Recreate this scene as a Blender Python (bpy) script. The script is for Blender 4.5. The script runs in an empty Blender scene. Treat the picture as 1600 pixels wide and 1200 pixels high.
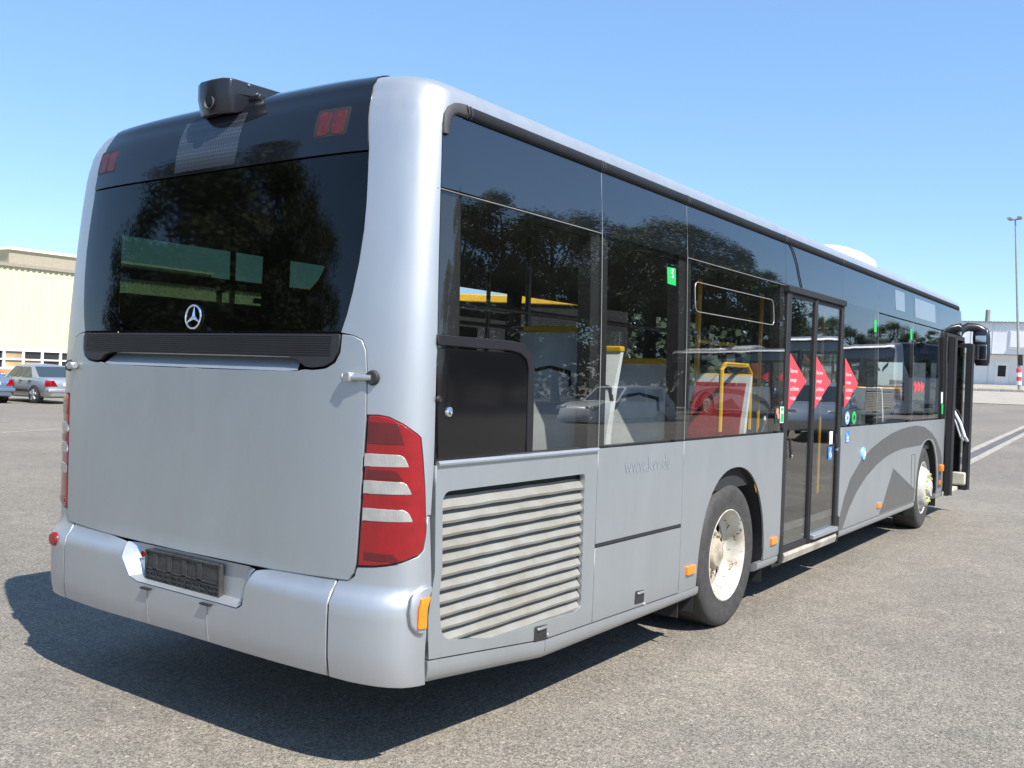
import bpy, bmesh, math, random
from mathutils import Vector, Matrix, geometry
random.seed(7)
rad = math.radians
SC = bpy.context.scene
COL = SC.collection

# ------------------------------------------------------------------ camera, sky, sun, exposure
def cam_axes(yaw, pitch, roll):
    f = Vector((math.cos(yaw) * math.cos(pitch), math.sin(yaw) * math.cos(pitch), math.sin(pitch)))
    r = Vector((math.sin(yaw), -math.cos(yaw), 0))
    u = r.cross(f)
    return r * math.cos(roll) + u * math.sin(roll), u * math.cos(roll) - r * math.sin(roll), f
CAM_POS = Vector((-2.643, -3.694, 1.634))
CR, CU, CF = cam_axes(rad(35.188), rad(-0.57), rad(1.975))
cd = bpy.data.cameras.new('camera')
cd.sensor_width = 36.0
cd.lens = 1486.2 / 1600 * 36
cd.clip_start = 0.05
cd.clip_end = 3000
cam = bpy.data.objects.new('camera', cd)
m3 = Matrix((CR, CU, -CF)).transposed()
cam.matrix_world = Matrix.Translation(CAM_POS) @ m3.to_4x4()
COL.objects.link(cam)
SC.camera = cam

SUN_TRAVEL = Vector((0.25, 0.78, -1.0)).normalized()
to_sun = -SUN_TRAVEL
W = bpy.data.worlds.new('World')
SC.world = W
W.use_nodes = True
wn = W.node_tree
bg = wn.nodes['Background']
sky = wn.nodes.new('ShaderNodeTexSky')
sky.sky_type = 'NISHITA'
sky.sun_disc = False
sky.sun_elevation = math.asin(to_sun.z)
sky.sun_rotation = math.atan2(to_sun.x, to_sun.y)
sky.altitude = 50
sky.air_density = 1.0
sky.dust_density = 0.25
sky.ozone_density = 3.0
tint = wn.nodes.new('ShaderNodeMix'); tint.data_type = 'RGBA'; tint.blend_type = 'MULTIPLY'; tint.inputs[0].default_value = 1.0
tint.inputs[7].default_value = (1.00, 1.06, 1.17, 1)
wn.links.new(sky.outputs[0], tint.inputs[6]); even = wn.nodes.new('ShaderNodeMix'); even.data_type = 'RGBA'; even.inputs[0].default_value = 0.40
even.inputs[7].default_value = (1.42, 2.80, 4.75, 1)      # a thin even veil of bright blue over the clear-sky gradient
wn.links.new(tint.outputs[2], even.inputs[6]); wn.links.new(even.outputs[2], bg.inputs[0])
bg.inputs[1].default_value = 0.125
sl = bpy.data.lights.new('sun', 'SUN')
sl.energy = 5.0
sl.angle = rad(0.5)
sl.color = (1.0, 0.955, 0.88)
so = bpy.data.objects.new('sun', sl)
so.rotation_euler = SUN_TRAVEL.to_track_quat('-Z', 'Y').to_euler()
so.location = (-10, -30, 40)
COL.objects.link(so)
SC.view_settings.view_transform = 'Standard'
SC.view_settings.look = 'None'
SC.view_settings.exposure = 0.72
SC.view_settings.gamma = 1.0
SC.cycles.max_bounces = 10
SC.cycles.transparent_max_bounces = 16

# ------------------------------------------------------------------ materials
def newmat(name):
    m = bpy.data.materials.new(name)
    m.use_nodes = True
    nt = m.node_tree
    return m, nt, nt.nodes['Principled BSDF'], nt.nodes['Material Output']
def noise(nt, scale, detail=4, rough=0.6, coord='Object', vec=None, stretch=None):
    tc = nt.nodes.new('ShaderNodeTexCoord')
    n = nt.nodes.new('ShaderNodeTexNoise')
    n.inputs['Scale'].default_value = scale
    n.inputs['Detail'].default_value = detail
    n.inputs['Roughness'].default_value = rough
    src = tc.outputs[coord]
    if stretch:
        mp = nt.nodes.new('ShaderNodeMapping')
        mp.inputs['Scale'].default_value = stretch
        nt.links.new(src, mp.inputs[0]); src = mp.outputs[0]
    nt.links.new(src, n.inputs['Vector'])
    return n
def ramp(nt, src, stops):
    r = nt.nodes.new('ShaderNodeValToRGB')
    el = r.color_ramp.elements
    while len(el) < len(stops): el.new(0.5)
    for e, (p, c) in zip(el, stops):
        e.position = p
        e.color = (c[0], c[1], c[2], 1) if hasattr(c, '__len__') else (c, c, c, 1)
    nt.links.new(src, r.inputs[0])
    return r
def mixc(nt, fac, a, b, mode='MIX'):
    m = nt.nodes.new('ShaderNodeMix'); m.data_type = 'RGBA'; m.blend_type = mode
    for sock, v in ((m.inputs[0], fac), (m.inputs[6], a), (m.inputs[7], b)):
        if hasattr(v, 'is_output'): nt.links.new(v, sock)
        elif hasattr(v, '__len__'): sock.default_value = (*v[:3], 1)
        else: sock.default_value = v
    return m.outputs[2]
def bump(nt, p, src, strength, dist=0.01):
    b = nt.nodes.new('ShaderNodeBump')
    b.inputs['Strength'].default_value = strength
    b.inputs['Distance'].default_value = dist
    nt.links.new(src, b.inputs['Height'])
    nt.links.new(b.outputs[0], p.inputs['Normal'])
def plain(name, col, rough=0.5, metal=0.0, var=0.12, scale=6.0, coat=0.0, bmp=0.0, spec=0.5):
    m, nt, p, o = newmat(name)
    n = noise(nt, scale)
    lo = tuple(c * (1 - var) for c in col); hi = tuple(min(1, c * (1 + var)) for c in col)
    r = ramp(nt, n.outputs[0], [(0.3, lo), (0.7, hi)])
    nt.links.new(r.outputs[0], p.inputs['Base Color'])
    p.inputs['Roughness'].default_value = rough
    p.inputs['Metallic'].default_value = metal
    p.inputs['Coat Weight'].default_value = coat
    p.inputs['Coat Roughness'].default_value = 0.05
    p.inputs['Specular IOR Level'].default_value = spec
    if bmp:
        n2 = noise(nt, scale * 12)
        bump(nt, p, n2.outputs[0], bmp)
    return m
def paint(name, col, rough=0.42, metal=0.75, coat=0.25, grime=0.25):
    m, nt, p, o = newmat(name)
    n = noise(nt, 3.0, 6, 0.65, stretch=(1, 1, 0.45))
    r = ramp(nt, n.outputs[0], [(0.25, tuple(c * 0.95 for c in col)), (0.75, tuple(c * 1.04 for c in col))])
    # road grime on the lowest 40 cm of the body, and fine run-off streaks
    tc = nt.nodes.new('ShaderNodeTexCoord'); sx = nt.nodes.new('ShaderNodeSeparateXYZ')
    nt.links.new(tc.outputs['Object'], sx.inputs[0])
    g = ramp(nt, sx.outputs['Z'], [(0.26, 1.0), (0.62, 0.0)])
    n2 = noise(nt, 9, 6, 0.7, stretch=(1, 1, 0.25))
    gm = nt.nodes.new('ShaderNodeMath'); gm.operation = 'MULTIPLY'
    nt.links.new(g.outputs[0], gm.inputs[0]); nt.links.new(n2.outputs[0], gm.inputs[1])
    gm2 = nt.nodes.new('ShaderNodeMath'); gm2.operation = 'MULTIPLY'; gm2.inputs[1].default_value = grime
    nt.links.new(gm.outputs[0], gm2.inputs[0])
    c = mixc(nt, gm2.outputs[0], r.outputs[0], (0.23, 0.20, 0.16))
    nt.links.new(c, p.inputs['Base Color'])
    st = noise(nt, 14, 5, 0.75, stretch=(1, 1, 0.06))
    sr = ramp(nt, st.outputs[0], [(0.52, 0.0), (0.80, 0.07)])
    c = mixc(nt, sr.outputs[0], c, (0.26, 0.245, 0.215))
    nt.links.new(c, p.inputs['Base Color'])
    fl = noise(nt, 900, 1, 0.5)
    rr = ramp(nt, n2.outputs[0], [(0.2, rough - 0.05), (0.8, rough + 0.08)])
    nt.links.new(rr.outputs[0], p.inputs['Roughness'])
    bump(nt, p, fl.outputs[0], 0.035, 0.002)
    p.inputs['Metallic'].default_value = metal
    p.inputs['Coat Weight'].default_value = coat
    p.inputs['Coat Roughness'].default_value = 0.22
    return m
def glass(name, tint, ior=1.75, wav=0.03, wscale=1.2, gcol=(1, 1, 1), rough=0.0, dust=0.03):
    m = bpy.data.materials.new(name); m.use_nodes = True
    nt = m.node_tree; nt.nodes.clear()
    o = nt.nodes.new('ShaderNodeOutputMaterial')
    t = nt.nodes.new('ShaderNodeBsdfTransparent'); t.inputs[0].default_value = (*tint, 1)
    g = nt.nodes.new('ShaderNodeBsdfGlossy'); g.inputs['Roughness'].default_value = rough
    g.inputs[0].default_value = (*gcol, 1)
    fr = nt.nodes.new('ShaderNodeFresnel')
    ge = nt.nodes.new('ShaderNodeNewGeometry'); mi = nt.nodes.new('ShaderNodeMapRange')   # a thin pane reflects alike from both faces
    mi.inputs[3].default_value = ior; mi.inputs[4].default_value = 1.0 / ior
    nt.links.new(ge.outputs['Backfacing'], mi.inputs[0]); nt.links.new(mi.outputs[0], fr.inputs['IOR'])
    mx = nt.nodes.new('ShaderNodeMixShader')
    n = noise(nt, wscale, 2, 0.4)
    b = nt.nodes.new('ShaderNodeBump'); b.inputs['Strength'].default_value = wav; b.inputs['Distance'].default_value = 0.05
    nt.links.new(n.outputs[0], b.inputs['Height'])
    nt.links.new(b.outputs[0], g.inputs['Normal']); nt.links.new(b.outputs[0], fr.inputs['Normal'])
    # a thin film of dust in front of the glass
    d = nt.nodes.new('ShaderNodeBsdfDiffuse'); d.inputs[0].default_value = (0.32, 0.30, 0.27, 1)
    n2 = noise(nt, 5, 6, 0.7)
    r = ramp(nt, n2.outputs[0], [(0.3, dust * 0.3), (0.8, dust)])
    md = nt.nodes.new('ShaderNodeMixShader')
    nt.links.new(r.outputs[0], md.inputs[0]); nt.links.new(t.outputs[0], md.inputs[1]); nt.links.new(d.outputs[0], md.inputs[2])
    nt.links.new(fr.outputs[0], mx.inputs[0])
    nt.links.new(md.outputs[0], mx.inputs[1]); nt.links.new(g.outputs[0], mx.inputs[2])
    nt.links.new(mx.outputs[0], o.inputs[0])
    return m
def blackglass(name, col=(0.008, 0.009, 0.011), ior=1.55, wav=0.02, rough=0.02):
    m, nt, p, o = newmat(name)
    p.inputs['Base Color'].default_value = (*col, 1)
    p.inputs['Roughness'].default_value = rough
    p.inputs['IOR'].default_value = ior
    n = noise(nt, 1.2, 2, 0.4); bump(nt, p, n.outputs[0], wav, 0.05)
    return m
def lens(name, col, rough=0.12, ribs=0.0, axis='Z', spec=0.5, metal=0.0):
    m, nt, p, o = newmat(name)
    n = noise(nt, 14, 3)
    r = ramp(nt, n.outputs[0], [(0.3, tuple(c * 0.75 for c in col)), (0.7, col)])
    nt.links.new(r.outputs[0], p.inputs['Base Color'])
    p.inputs['Roughness'].default_value = rough
    p.inputs['Coat Weight'].default_value = 0.8
    p.inputs['Metallic'].default_value = metal
    p.inputs['Coat Roughness'].default_value = 0.03
    if ribs:
        tc = nt.nodes.new('ShaderNodeTexCoord')
        w = nt.nodes.new('ShaderNodeTexWave'); w.bands_direction = axis; w.inputs['Scale'].default_value = ribs
        nt.links.new(tc.outputs['Object'], w.inputs[0])
        bump(nt, p, w.outputs[0], 0.25, 0.003)
    return m

M = {}
M['silver'] = paint('silver_paint', (0.49, 0.503, 0.515), rough=0.46, coat=0.3)
M['silver_side'] = paint('silver_panel_paint', (0.43, 0.452, 0.458), rough=0.45, metal=0.7)
M['graphic'] = paint('dark_graphic_film', (0.115, 0.115, 0.112), rough=0.45, metal=0.3, coat=0.1)
M['ghost'] = paint('ghost_lettering_film', (0.52, 0.55, 0.575), rough=0.38, metal=0.7)
M['glass'] = glass('tinted_window', (0.80, 0.82, 0.81), dust=0.008)
M['glass_far'] = glass('far_side_window', (0.86, 0.88, 0.87), dust=0.004)
M['rearglass'] = glass('rear_window_glass', (0.034, 0.060, 0.040), wav=0.008, ior=1.42, dust=0.01, rough=0.03)
M['upper'] = blackglass('black_print_and_shade_glass', ior=2.1)
M['display'] = blackglass('pale_display_glass', (0.16, 0.18, 0.20), ior=1.7)
M['band'] = blackglass('rear_black_panel', (0.007, 0.008, 0.011), ior=1.5, rough=0.035)
M['gloss'] = blackglass('black_gloss_hatch', (0.006, 0.006, 0.007), ior=1.5, rough=0.07, wav=0.06)
M['rubber'] = plain('black_rubber', (0.022, 0.022, 0.023), 0.6, bmp=0.1)
M['trim'] = plain('grey_trim', (0.024, 0.023, 0.024), 0.55, spec=0.35)
M['rail'] = plain('roof_rail_black', (0.014, 0.014, 0.016), 0.6, spec=0.25)
M['cornertrim'] = plain('weathered_trim', (0.045, 0.045, 0.046), 0.65)
M['dark'] = plain('dark_inside', (0.02, 0.02, 0.02), 0.8)
M['under'] = plain('underbody_black', (0.012, 0.012, 0.012), 0.9)
M['vent'] = plain('vent_black', (0.02, 0.02, 0.022), 0.55)
M['alu'] = plain('brushed_aluminium', (0.55, 0.54, 0.52), 0.4, metal=0.85)
M['alu2'] = plain('dull_aluminium', (0.34, 0.33, 0.31), 0.5, metal=0.5)
M['chrome'] = plain('chrome', (0.85, 0.85, 0.86), 0.08, metal=1.0, var=0.02)
M['orange'] = lens('amber_lens', (0.95, 0.26, 0.01))
M['red'] = lens('red_lens', (0.27, 0.004, 0.008), rough=0.06, ribs=0)
M['redrib'] = lens('red_lens_ribbed', (0.11, 0.002, 0.004), rough=0.2, ribs=70, axis='Y')
M['clear'] = lens('clear_lens', (0.52, 0.50, 0.475), rough=0.2, ribs=60, axis='Y', metal=0.4)
M['redlamp'] = plain('dull_red_lens', (0.085, 0.014, 0.013), 0.4, var=0.3, scale=30)
M['sticker_red'] = plain('red_sticker', (0.80, 0.055, 0.075), 0.4, var=0.04)
M['sticker_green'] = plain('green_sticker', (0.02, 0.42, 0.09), 0.4, var=0.04)
M['sticker_blue'] = plain('blue_sticker', (0.03, 0.20, 0.62), 0.4, var=0.04)
M['sticker_lblue'] = plain('light_blue_sticker', (0.20, 0.50, 0.78), 0.4, var=0.04)
M['white'] = plain('white_film', (0.80, 0.80, 0.79), 0.4, var=0.03)
M['skin'] = plain('printed_photo', (0.62, 0.25, 0.17), 0.4)
M['yellow'] = plain('yellow_rail', (0.72, 0.40, 0.02), 0.4)
M['seat_grey'] = plain('seat_shell', (0.68, 0.69, 0.67), 0.45)
M['seat_red'] = plain('seat_fabric', (0.30, 0.014, 0.022), 0.85, var=0.25, scale=40)
M['pole'] = plain('rail_black', (0.03, 0.03, 0.032), 0.4)
M['plastic'] = plain('camera_plastic', (0.018, 0.019, 0.024), 0.28, bmp=0.04)
M['roofwhite'] = plain('roof_unit_white', (0.72, 0.73, 0.74), 0.35)
M['glasslens'] = blackglass('camera_lens', (0.01, 0.01, 0.012), 1.6, 0.0, 0.02)
M['plate'] = plain('plate_holder', (0.035, 0.034, 0.033), 0.55, var=0.5, scale=25, bmp=0.15)

def mat_tyre():
    m, nt, p, o = newmat('tyre_rubber')
    n = noise(nt, 18, 6, 0.7)
    r = ramp(nt, n.outputs[0], [(0.3, (0.030, 0.029, 0.028)), (0.7, (0.062, 0.058, 0.054))])
    nt.links.new(r.outputs[0], p.inputs['Base Color'])
    p.inputs['Roughness'].default_value = 0.75
    bump(nt, p, n.outputs[0], 0.12, 0.006)
    return m
M['tyre'] = mat_tyre()
def mat_rim():
    m, nt, p, o = newmat('chipped_white_rim')
    tc = nt.nodes.new('ShaderNodeTexCoord')
    v = noise(nt, 26, 5, 0.75)
    chip = ramp(nt, v.outputs[0], [(0.60, 0.0), (0.635, 1.0)])
    n = noise(nt, 7, 5, 0.7)
    rust = ramp(nt, n.outputs[0], [(0.44, 0.0), (0.70, 0.9)])
    c1 = mixc(nt, rust.outputs[0], (0.56, 0.54, 0.485), (0.36, 0.28, 0.19))
    c = mixc(nt, chip.outputs[0], c1, (0.03, 0.027, 0.025))
    nt.links.new(c, p.inputs['Base Color'])
    p.inputs['Roughness'].default_value = 0.5
    return m
M['rim'] = mat_rim()
M['hub'] = plain('rusty_hub', (0.34, 0.29, 0.22), 0.7, var=0.55, scale=9)
M['hubwhite'] = plain('dirty_white_hub', (0.46, 0.44, 0.39), 0.5, var=0.3, scale=14)
def mat_asphalt():
    m, nt, p, o = newmat('asphalt')
    def vor(scale):
        tc = nt.nodes.new('ShaderNodeTexCoord')
        v = nt.nodes.new('ShaderNodeTexVoronoi'); v.inputs['Scale'].default_value = scale
        nt.links.new(tc.outputs['Object'], v.inputs['Vector'])
        s = nt.nodes.new('ShaderNodeSeparateColor'); nt.links.new(v.outputs['Color'], s.inputs[0])
        return v, s.outputs[0], s.outputs[1]
    v1, a1, b1 = vor(165)
    v2, a2, b2 = vor(80)
    stones = ramp(nt, a1, [(0.0, (0.045, 0.040, 0.035)), (0.35, (0.16, 0.142, 0.116)), (0.75, (0.27, 0.236, 0.190)), (1.0, (0.48, 0.42, 0.335))])
    big = ramp(nt, a2, [(0.0, (0.085, 0.076, 0.066)), (0.5, (0.19, 0.168, 0.137)), (1.0, (0.31, 0.272, 0.218))])
    c = mixc(nt, 0.5, stones.outputs[0], big.outputs[0])
    spk = ramp(nt, b2, [(0.986, 0.0), (0.99, 0.55)])
    c = mixc(nt, spk.outputs[0], c, (0.52, 0.45, 0.34))
    n = noise(nt, 0.55, 6, 0.6)
    pat = ramp(nt, n.outputs[0], [(0.3, (0.86, 0.86, 0.87)), (0.7, (1.12, 1.10, 1.07))])
    c = mixc(nt, 1.0, c, pat.outputs[0], 'MULTIPLY')
    n4 = noise(nt, 5.0, 4, 0.6)
    pat4 = ramp(nt, n4.outputs[0], [(0.3, (0.88, 0.88, 0.885)), (0.7, (1.10, 1.10, 1.09))])
    c = mixc(nt, 1.0, c, pat4.outputs[0], 'MULTIPLY')
    n3 = noise(nt, 1.3, 5, 0.7, stretch=(1, 1, 1))
    stain = ramp(nt, n3.outputs[0], [(0.66, 0.0), (0.78, 0.45)])
    c = mixc(nt, stain.outputs[0], c, (0.07, 0.068, 0.065))
    c = mixc(nt, 1.0, c, (1.0, 1.025, 1.07), 'MULTIPLY')
    n5 = noise(nt, 0.12, 3, 0.5, stretch=(1, 0.35, 1))
    pat5 = ramp(nt, n5.outputs[0], [(0.35, (0.88, 0.88, 0.88)), (0.65, (1.08, 1.08, 1.07))])
    c = mixc(nt, 1.0, c, pat5.outputs[0], 'MULTIPLY')
    oil = noise(nt, 2.3, 3, 0.55); oilr = ramp(nt, oil.outputs[0], [(0.70, 0.0), (0.78, 0.35)])
    c = mixc(nt, oilr.outputs[0], c, (0.06, 0.057, 0.053))
    nt.links.new(c, p.inputs['Base Color'])
    p.inputs['Roughness'].default_value = 0.85
    p.inputs['Specular IOR Level'].default_value = 0.3
    bump(nt, p, v1.outputs['Distance'], 0.55, 0.006)
    return m
M['asphalt'] = mat_asphalt()
M['line'] = plain('worn_pale_paint', (0.33, 0.295, 0.25), 0.8, var=0.35, scale=7)
M['tar'] = plain('tar_seam', (0.11, 0.105, 0.10), 0.8, var=0.3, scale=7)
M['kerb'] = plain('concrete_kerb', (0.36, 0.34, 0.30), 0.85, var=0.2, scale=3, bmp=0.1)
M['pale'] = plain('pale_paving', (0.33, 0.295, 0.24), 0.85, var=0.15, scale=0.8)

# ------------------------------------------------------------------ mesh helpers
class MB:
    def __init__(s): s.v = []; s.f = []
    def add(s, vs, fs):
        o = len(s.v); s.v += [Vector(p) for p in vs]; s.f += [tuple(i + o for i in f) for f in fs]
    def box(s, c, d, rz=0.0, taper=None, R=None):
        hx, hy, hz = d[0] / 2, d[1] / 2, d[2] / 2
        R = R or Matrix.Rotation(rz, 3, 'Z')
        t = taper or (1, 1)
        vs = []
        for z, tx, ty in ((-hz, 1, 1), (hz, t[0], t[1])):
            for x, y in ((-hx, -hy), (hx, -hy), (hx, hy), (-hx, hy)):
                vs.append(Vector(c) + R @ Vector((x * tx, y * ty, z)))
        s.add(vs, [(3, 2, 1, 0), (4, 5, 6, 7), (0, 1, 5, 4), (1, 2, 6, 5), (2, 3, 7, 6), (3, 0, 4, 7)])
    def tube(s, pts, r, n=10, cap=True):
        pts = [Vector(p) for p in pts]
        rs = r if hasattr(r, '__len__') else [r] * len(pts)
        t0 = (pts[1] - pts[0]).normalized()
        a = t0.orthogonal().normalized()
        rings = []
        for i, p in enumerate(pts):
            t = (pts[min(i + 1, len(pts) - 1)] - pts[max(i - 1, 0)]).normalized()
            a = (a - t * a.dot(t)).normalized(); b = t.cross(a)
            rings.append([p + (a * math.cos(q) + b * math.sin(q)) * rs[i] for q in (2 * math.pi * k / n for k in range(n))])
        o = len(s.v)
        vs = [p for r_ in rings for p in r_]
        fs = []
        for i in range(len(pts) - 1):
            for k in range(n):
                k2 = (k + 1) % n
                fs.append((i * n + k, i * n + k2, (i + 1) * n + k2, (i + 1) * n + k))
        if cap: fs += [tuple(range(n - 1, -1, -1)), tuple((len(pts) - 1) * n + k for k in range(n))]
        s.add(vs, fs)
    def lathe(s, prof, c, axis='Y', n=48, sgn=1, closed=False):
        # prof: (radius, axial)
        rings = []
        for (r, h) in prof:
            ring = []
            for k in range(n):
                q = 2 * math.pi * k / n
                if axis == 'Y': p = Vector((r * math.cos(q), sgn * h, r * math.sin(q)))
                elif axis == 'Z': p = Vector((r * math.cos(q), r * math.sin(q), h))
                else: p = Vector((h * sgn, r * math.cos(q), r * math.sin(q)))
                ring.append(Vector(c) + p)
            rings.append(ring)
        vs = [p for r_ in rings for p in r_]; fs = []
        L = len(prof)
        for i in range(L if closed else L - 1):
            j = (i + 1) % L
            for k in range(n):
                k2 = (k + 1) % n
                fs.append((i * n + k, i * n + k2, j * n + k2, j * n + k))
        s.add(vs, fs)
    def prism(s, pts, fn0, fn1):
        # 2D outline mapped by two functions to two ends
        n = len(pts)
        s.add([fn0(*p) for p in pts] + [fn1(*p) for p in pts],
              [tuple(range(n - 1, -1, -1)), tuple(range(n, 2 * n))] + [(k, (k + 1) % n, n + (k + 1) % n, n + k) for k in range(n)])
    def loft(s, rings, cap=True, closed=True):
        n = len(rings[0]); vs = [p for r in rings for p in r]; fs = []
        for i in range(len(rings) - 1):
            for k in range(n if closed else n - 1):
                k2 = (k + 1) % n
                fs.append((i * n + k, i * n + k2, (i + 1) * n + k2, (i + 1) * n + k))
        if cap: fs += [tuple(range(n - 1, -1, -1)), tuple((len(rings) - 1) * n + k for k in range(n))]
        s.add(vs, fs)
    def build(s, name, mat, parent=None, bevel=0.0, smooth=35, org=None, recalc=True):
        o = org or Vector((0, 0, 0))
        me = bpy.data.meshes.new(name)
        me.from_pydata([p - o for p in s.v], [], s.f)
        if recalc:
            bm = bmesh.new(); bm.from_mesh(me)
            bmesh.ops.recalc_face_normals(bm, faces=bm.faces)
            bm.to_mesh(me); bm.free()
        me.materials.append(mat)
        if smooth:
            me.shade_smooth(); me.set_sharp_from_angle(angle=rad(smooth))
        ob = bpy.data.objects.new(name, me)
        COL.objects.link(ob)
        if parent: ob.parent = parent
        if bevel:
            b = ob.modifiers.new('bevel', 'BEVEL'); b.width = bevel; b.segments = 2; b.limit_method = 'ANGLE'; b.angle_limit = rad(40)
        return ob
def tag(o, label=None, cat=None, group=None, kind=None):
    if label: o['label'] = label
    if cat: o['category'] = cat
    if group: o['group'] = group
    if kind: o['kind'] = kind
    return o
def empty(name, loc, rz=0.0):
    o = bpy.data.objects.new(name, None); o.location = loc; o.rotation_euler.z = rz
    o.empty_display_size = 0.2
    COL.objects.link(o); return o
def copy_tree(o, parent=None):
    c = o.copy(); COL.objects.link(c)
    if parent: c.parent = parent
    for ch in list(o.children): copy_tree(ch, c)
    return c

# ------------------------------------------------------------------ ground with a gentle rise ahead of the bus
def hgt(x, y):
    k = min(1.0, max(0.0, (32 - y) / 16))
    return 0.028 * max(0.0, x - 16) * k
def ground():
    mb = MB()
    xs = [-900, -300, -120, -60, -30, -10, 0, 8, 16, 20, 26, 34, 44, 60, 80, 110, 160, 260, 420, 900]
    ys = [-900, -300, -120, -60, -30, -10, 0, 8, 16, 20, 24, 28, 32, 40, 60, 90, 160, 300, 900]
    vs = [(x, y, min(hgt(x, y), 4.0)) for y in ys for x in xs]
    n = len(xs)
    fs = [(j * n + i, j * n + i + 1, (j + 1) * n + i + 1, (j + 1) * n + i) for j in range(len(ys) - 1) for i in range(n - 1)]
    mb.add(vs, fs)
    o = mb.build('ground', M['asphalt'], smooth=30)
    tag(o, kind='structure')
ground()
def strip(name, p0, p1, w, mat, lift=0.005, seg=24):
    mb = MB(); p0 = Vector(p0); p1 = Vector(p1)
    d = (p1 - p0).normalized(); s_ = Vector((-d.y, d.x, 0)) * w / 2
    vs = []; fs = []
    for i in range(seg + 1):
        p = p0.lerp(p1, i / seg)
        for q in (p - s_, p + s_): vs.append((q.x, q.y, hgt(q.x, q.y) + lift))
        if i: fs.append((2 * i - 2, 2 * i - 1, 2 * i + 1, 2 * i))
    mb.add(vs, fs)
    o = mb.build(name, mat, smooth=0); tag(o, kind='structure'); return o

# ------------------------------------------------------------------ the body surface of the city bus: S(u, z)
XF = 11.62
def hermite(tab):
    xs = [t[0] for t in tab]; n = len(xs); k = len(tab[0]) - 1
    d = [[(tab[i + 1][j + 1] - tab[i][j + 1]) / (xs[i + 1] - xs[i]) for j in range(k)] for i in range(n - 1)]
    m = [[0.0] * k for _ in range(n)]
    for j in range(k):
        m[0][j] = d[0][j]; m[-1][j] = d[-1][j]
        for i in range(1, n - 1):
            a, b = d[i - 1][j], d[i][j]
            m[i][j] = 0.0 if a * b <= 0 else 2 * a * b / (a + b)
    def f(z):
        if z <= xs[0]: return tab[0][1:]
        if z >= xs[-1]: return tab[-1][1:]
        i = 0
        while xs[i + 1] < z: i += 1
        h = xs[i + 1] - xs[i]; t = (z - xs[i]) / h
        h00 = 2 * t**3 - 3 * t**2 + 1; h10 = t**3 - 2 * t**2 + t; h01 = -2 * t**3 + 3 * t**2; h11 = t**3 - t**2
        return [h00 * tab[i][j + 1] + h10 * h * m[i][j] + h01 * tab[i + 1][j + 1] + h11 * h * m[i + 1][j] for j in range(k)]
    return f
# z : half width, rear x
PROF = hermite([(0.25, 1.255, 0.055), (0.34, 1.268, 0.035), (0.43, 1.275, 0.012), (0.50, 1.275, 0.002), (0.60, 1.275, 0.0), (0.69, 1.275, 0.0), (0.715, 1.275, 0.004), (0.735, 1.275, 0.016), (0.775, 1.275, 0.048), (0.79, 1.275, 0.051),
                (0.84, 1.275, 0.052), (1.28, 1.275, 0.055), (1.62, 1.272, 0.058), (1.78, 1.270, 0.064), (2.10, 1.263, 0.085),
                (2.36, 1.255, 0.108), (2.52, 1.247, 0.124), (2.62, 1.240, 0.136), (2.70, 1.232, 0.155), (2.74, 1.224, 0.168), (2.78, 1.210, 0.188),
                (2.82, 1.172, 0.205), (2.85, 1.105, 0.235), (2.88, 0.985, 0.290), (2.905, 0.80, 0.38), (2.92, 0.5, 0.52), (2.93, 0.04, 0.80)])
A_R, N_R, A_F, N_F = 0.31, 4.2, 0.46, 3.0
def plan_table():
    pts = []
    for k in range(241):
        t = math.pi / 2 * (k / 240)
        c, s_ = max(0, math.cos(t)), max(0, math.sin(t))
        pts.append((A_R * (1 - c ** (2 / N_R)), 1.275 * s_ ** (2 / N_R)))
    for k in range(1, 241):
        t = math.pi / 2 * (1 - k / 240)
        c, s_ = max(0, math.cos(t)), max(0, math.sin(t))
        pts.append((XF - A_F * (1 - c ** (2 / N_F)), 1.275 * s_ ** (2 / N_F)))
    U = [0.0]
    for a, b in zip(pts, pts[1:]): U.append(U[-1] + math.hypot(b[0] - a[0], b[1] - a[1]))
    return pts, U
PT, UT = plan_table()
UMAX = UT[-1]
import bisect
def plan(u):
    u = min(max(u, 0.0), UMAX)
    i = min(max(bisect.bisect_right(UT, u) - 1, 0), len(UT) - 2)
    t = (u - UT[i]) / max(1e-9, UT[i + 1] - UT[i])
    return PT[i][0] + t * (PT[i + 1][0] - PT[i][0]), PT[i][1] + t * (PT[i + 1][1] - PT[i][1])
def S0(u, z):
    X, Y = plan(abs(u)); w, xr = PROF(z)
    c = 1.25
    x = xr + X * (c - xr) / c if X < c else X
    y = Y * w / 1.275
    return Vector((x, -y if u > 0 else y, z))
def SN(u, z):
    e = 2e-3
    a = S0(u + e, z) - S0(u - e, z); b = S0(u, z + e) - S0(u, z - e)
    n = a.cross(b)
    return n.normalized() if n.length > 1e-12 else Vector((0, 0, 1))
def S(u, z, off=0.0):
    p = S0(u, z)
    return p + SN(u, z) * off if off else p
def Rr(y, z):          # rear point: y > 0 is the left of the bus
    w, _ = PROF(z); Y = abs(y) * 1.275 / w
    lo, hi = 0.0, 2.0
    for _ in range(40):
        mid = (lo + hi) / 2
        if plan(mid)[1] < Y and plan(mid)[0] < 0.4: lo = mid
        else: hi = mid
    return (lo if y < 0 else -lo, z)
def Sd(x, z, sg=1):    # side point: sg 1 = right side, -1 = left side
    lo, hi = 0.3, UMAX - 0.3
    for _ in range(40):
        mid = (lo + hi) / 2
        if S0(mid, z).x < x: lo = mid
        else: hi = mid
    return (sg * lo, z)

ORG = Vector((5.8, 0, 0))
BUS = empty('city_bus', ORG)
tag(BUS, 'silver and black low-floor city bus seen from its rear right corner', 'bus')

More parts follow.
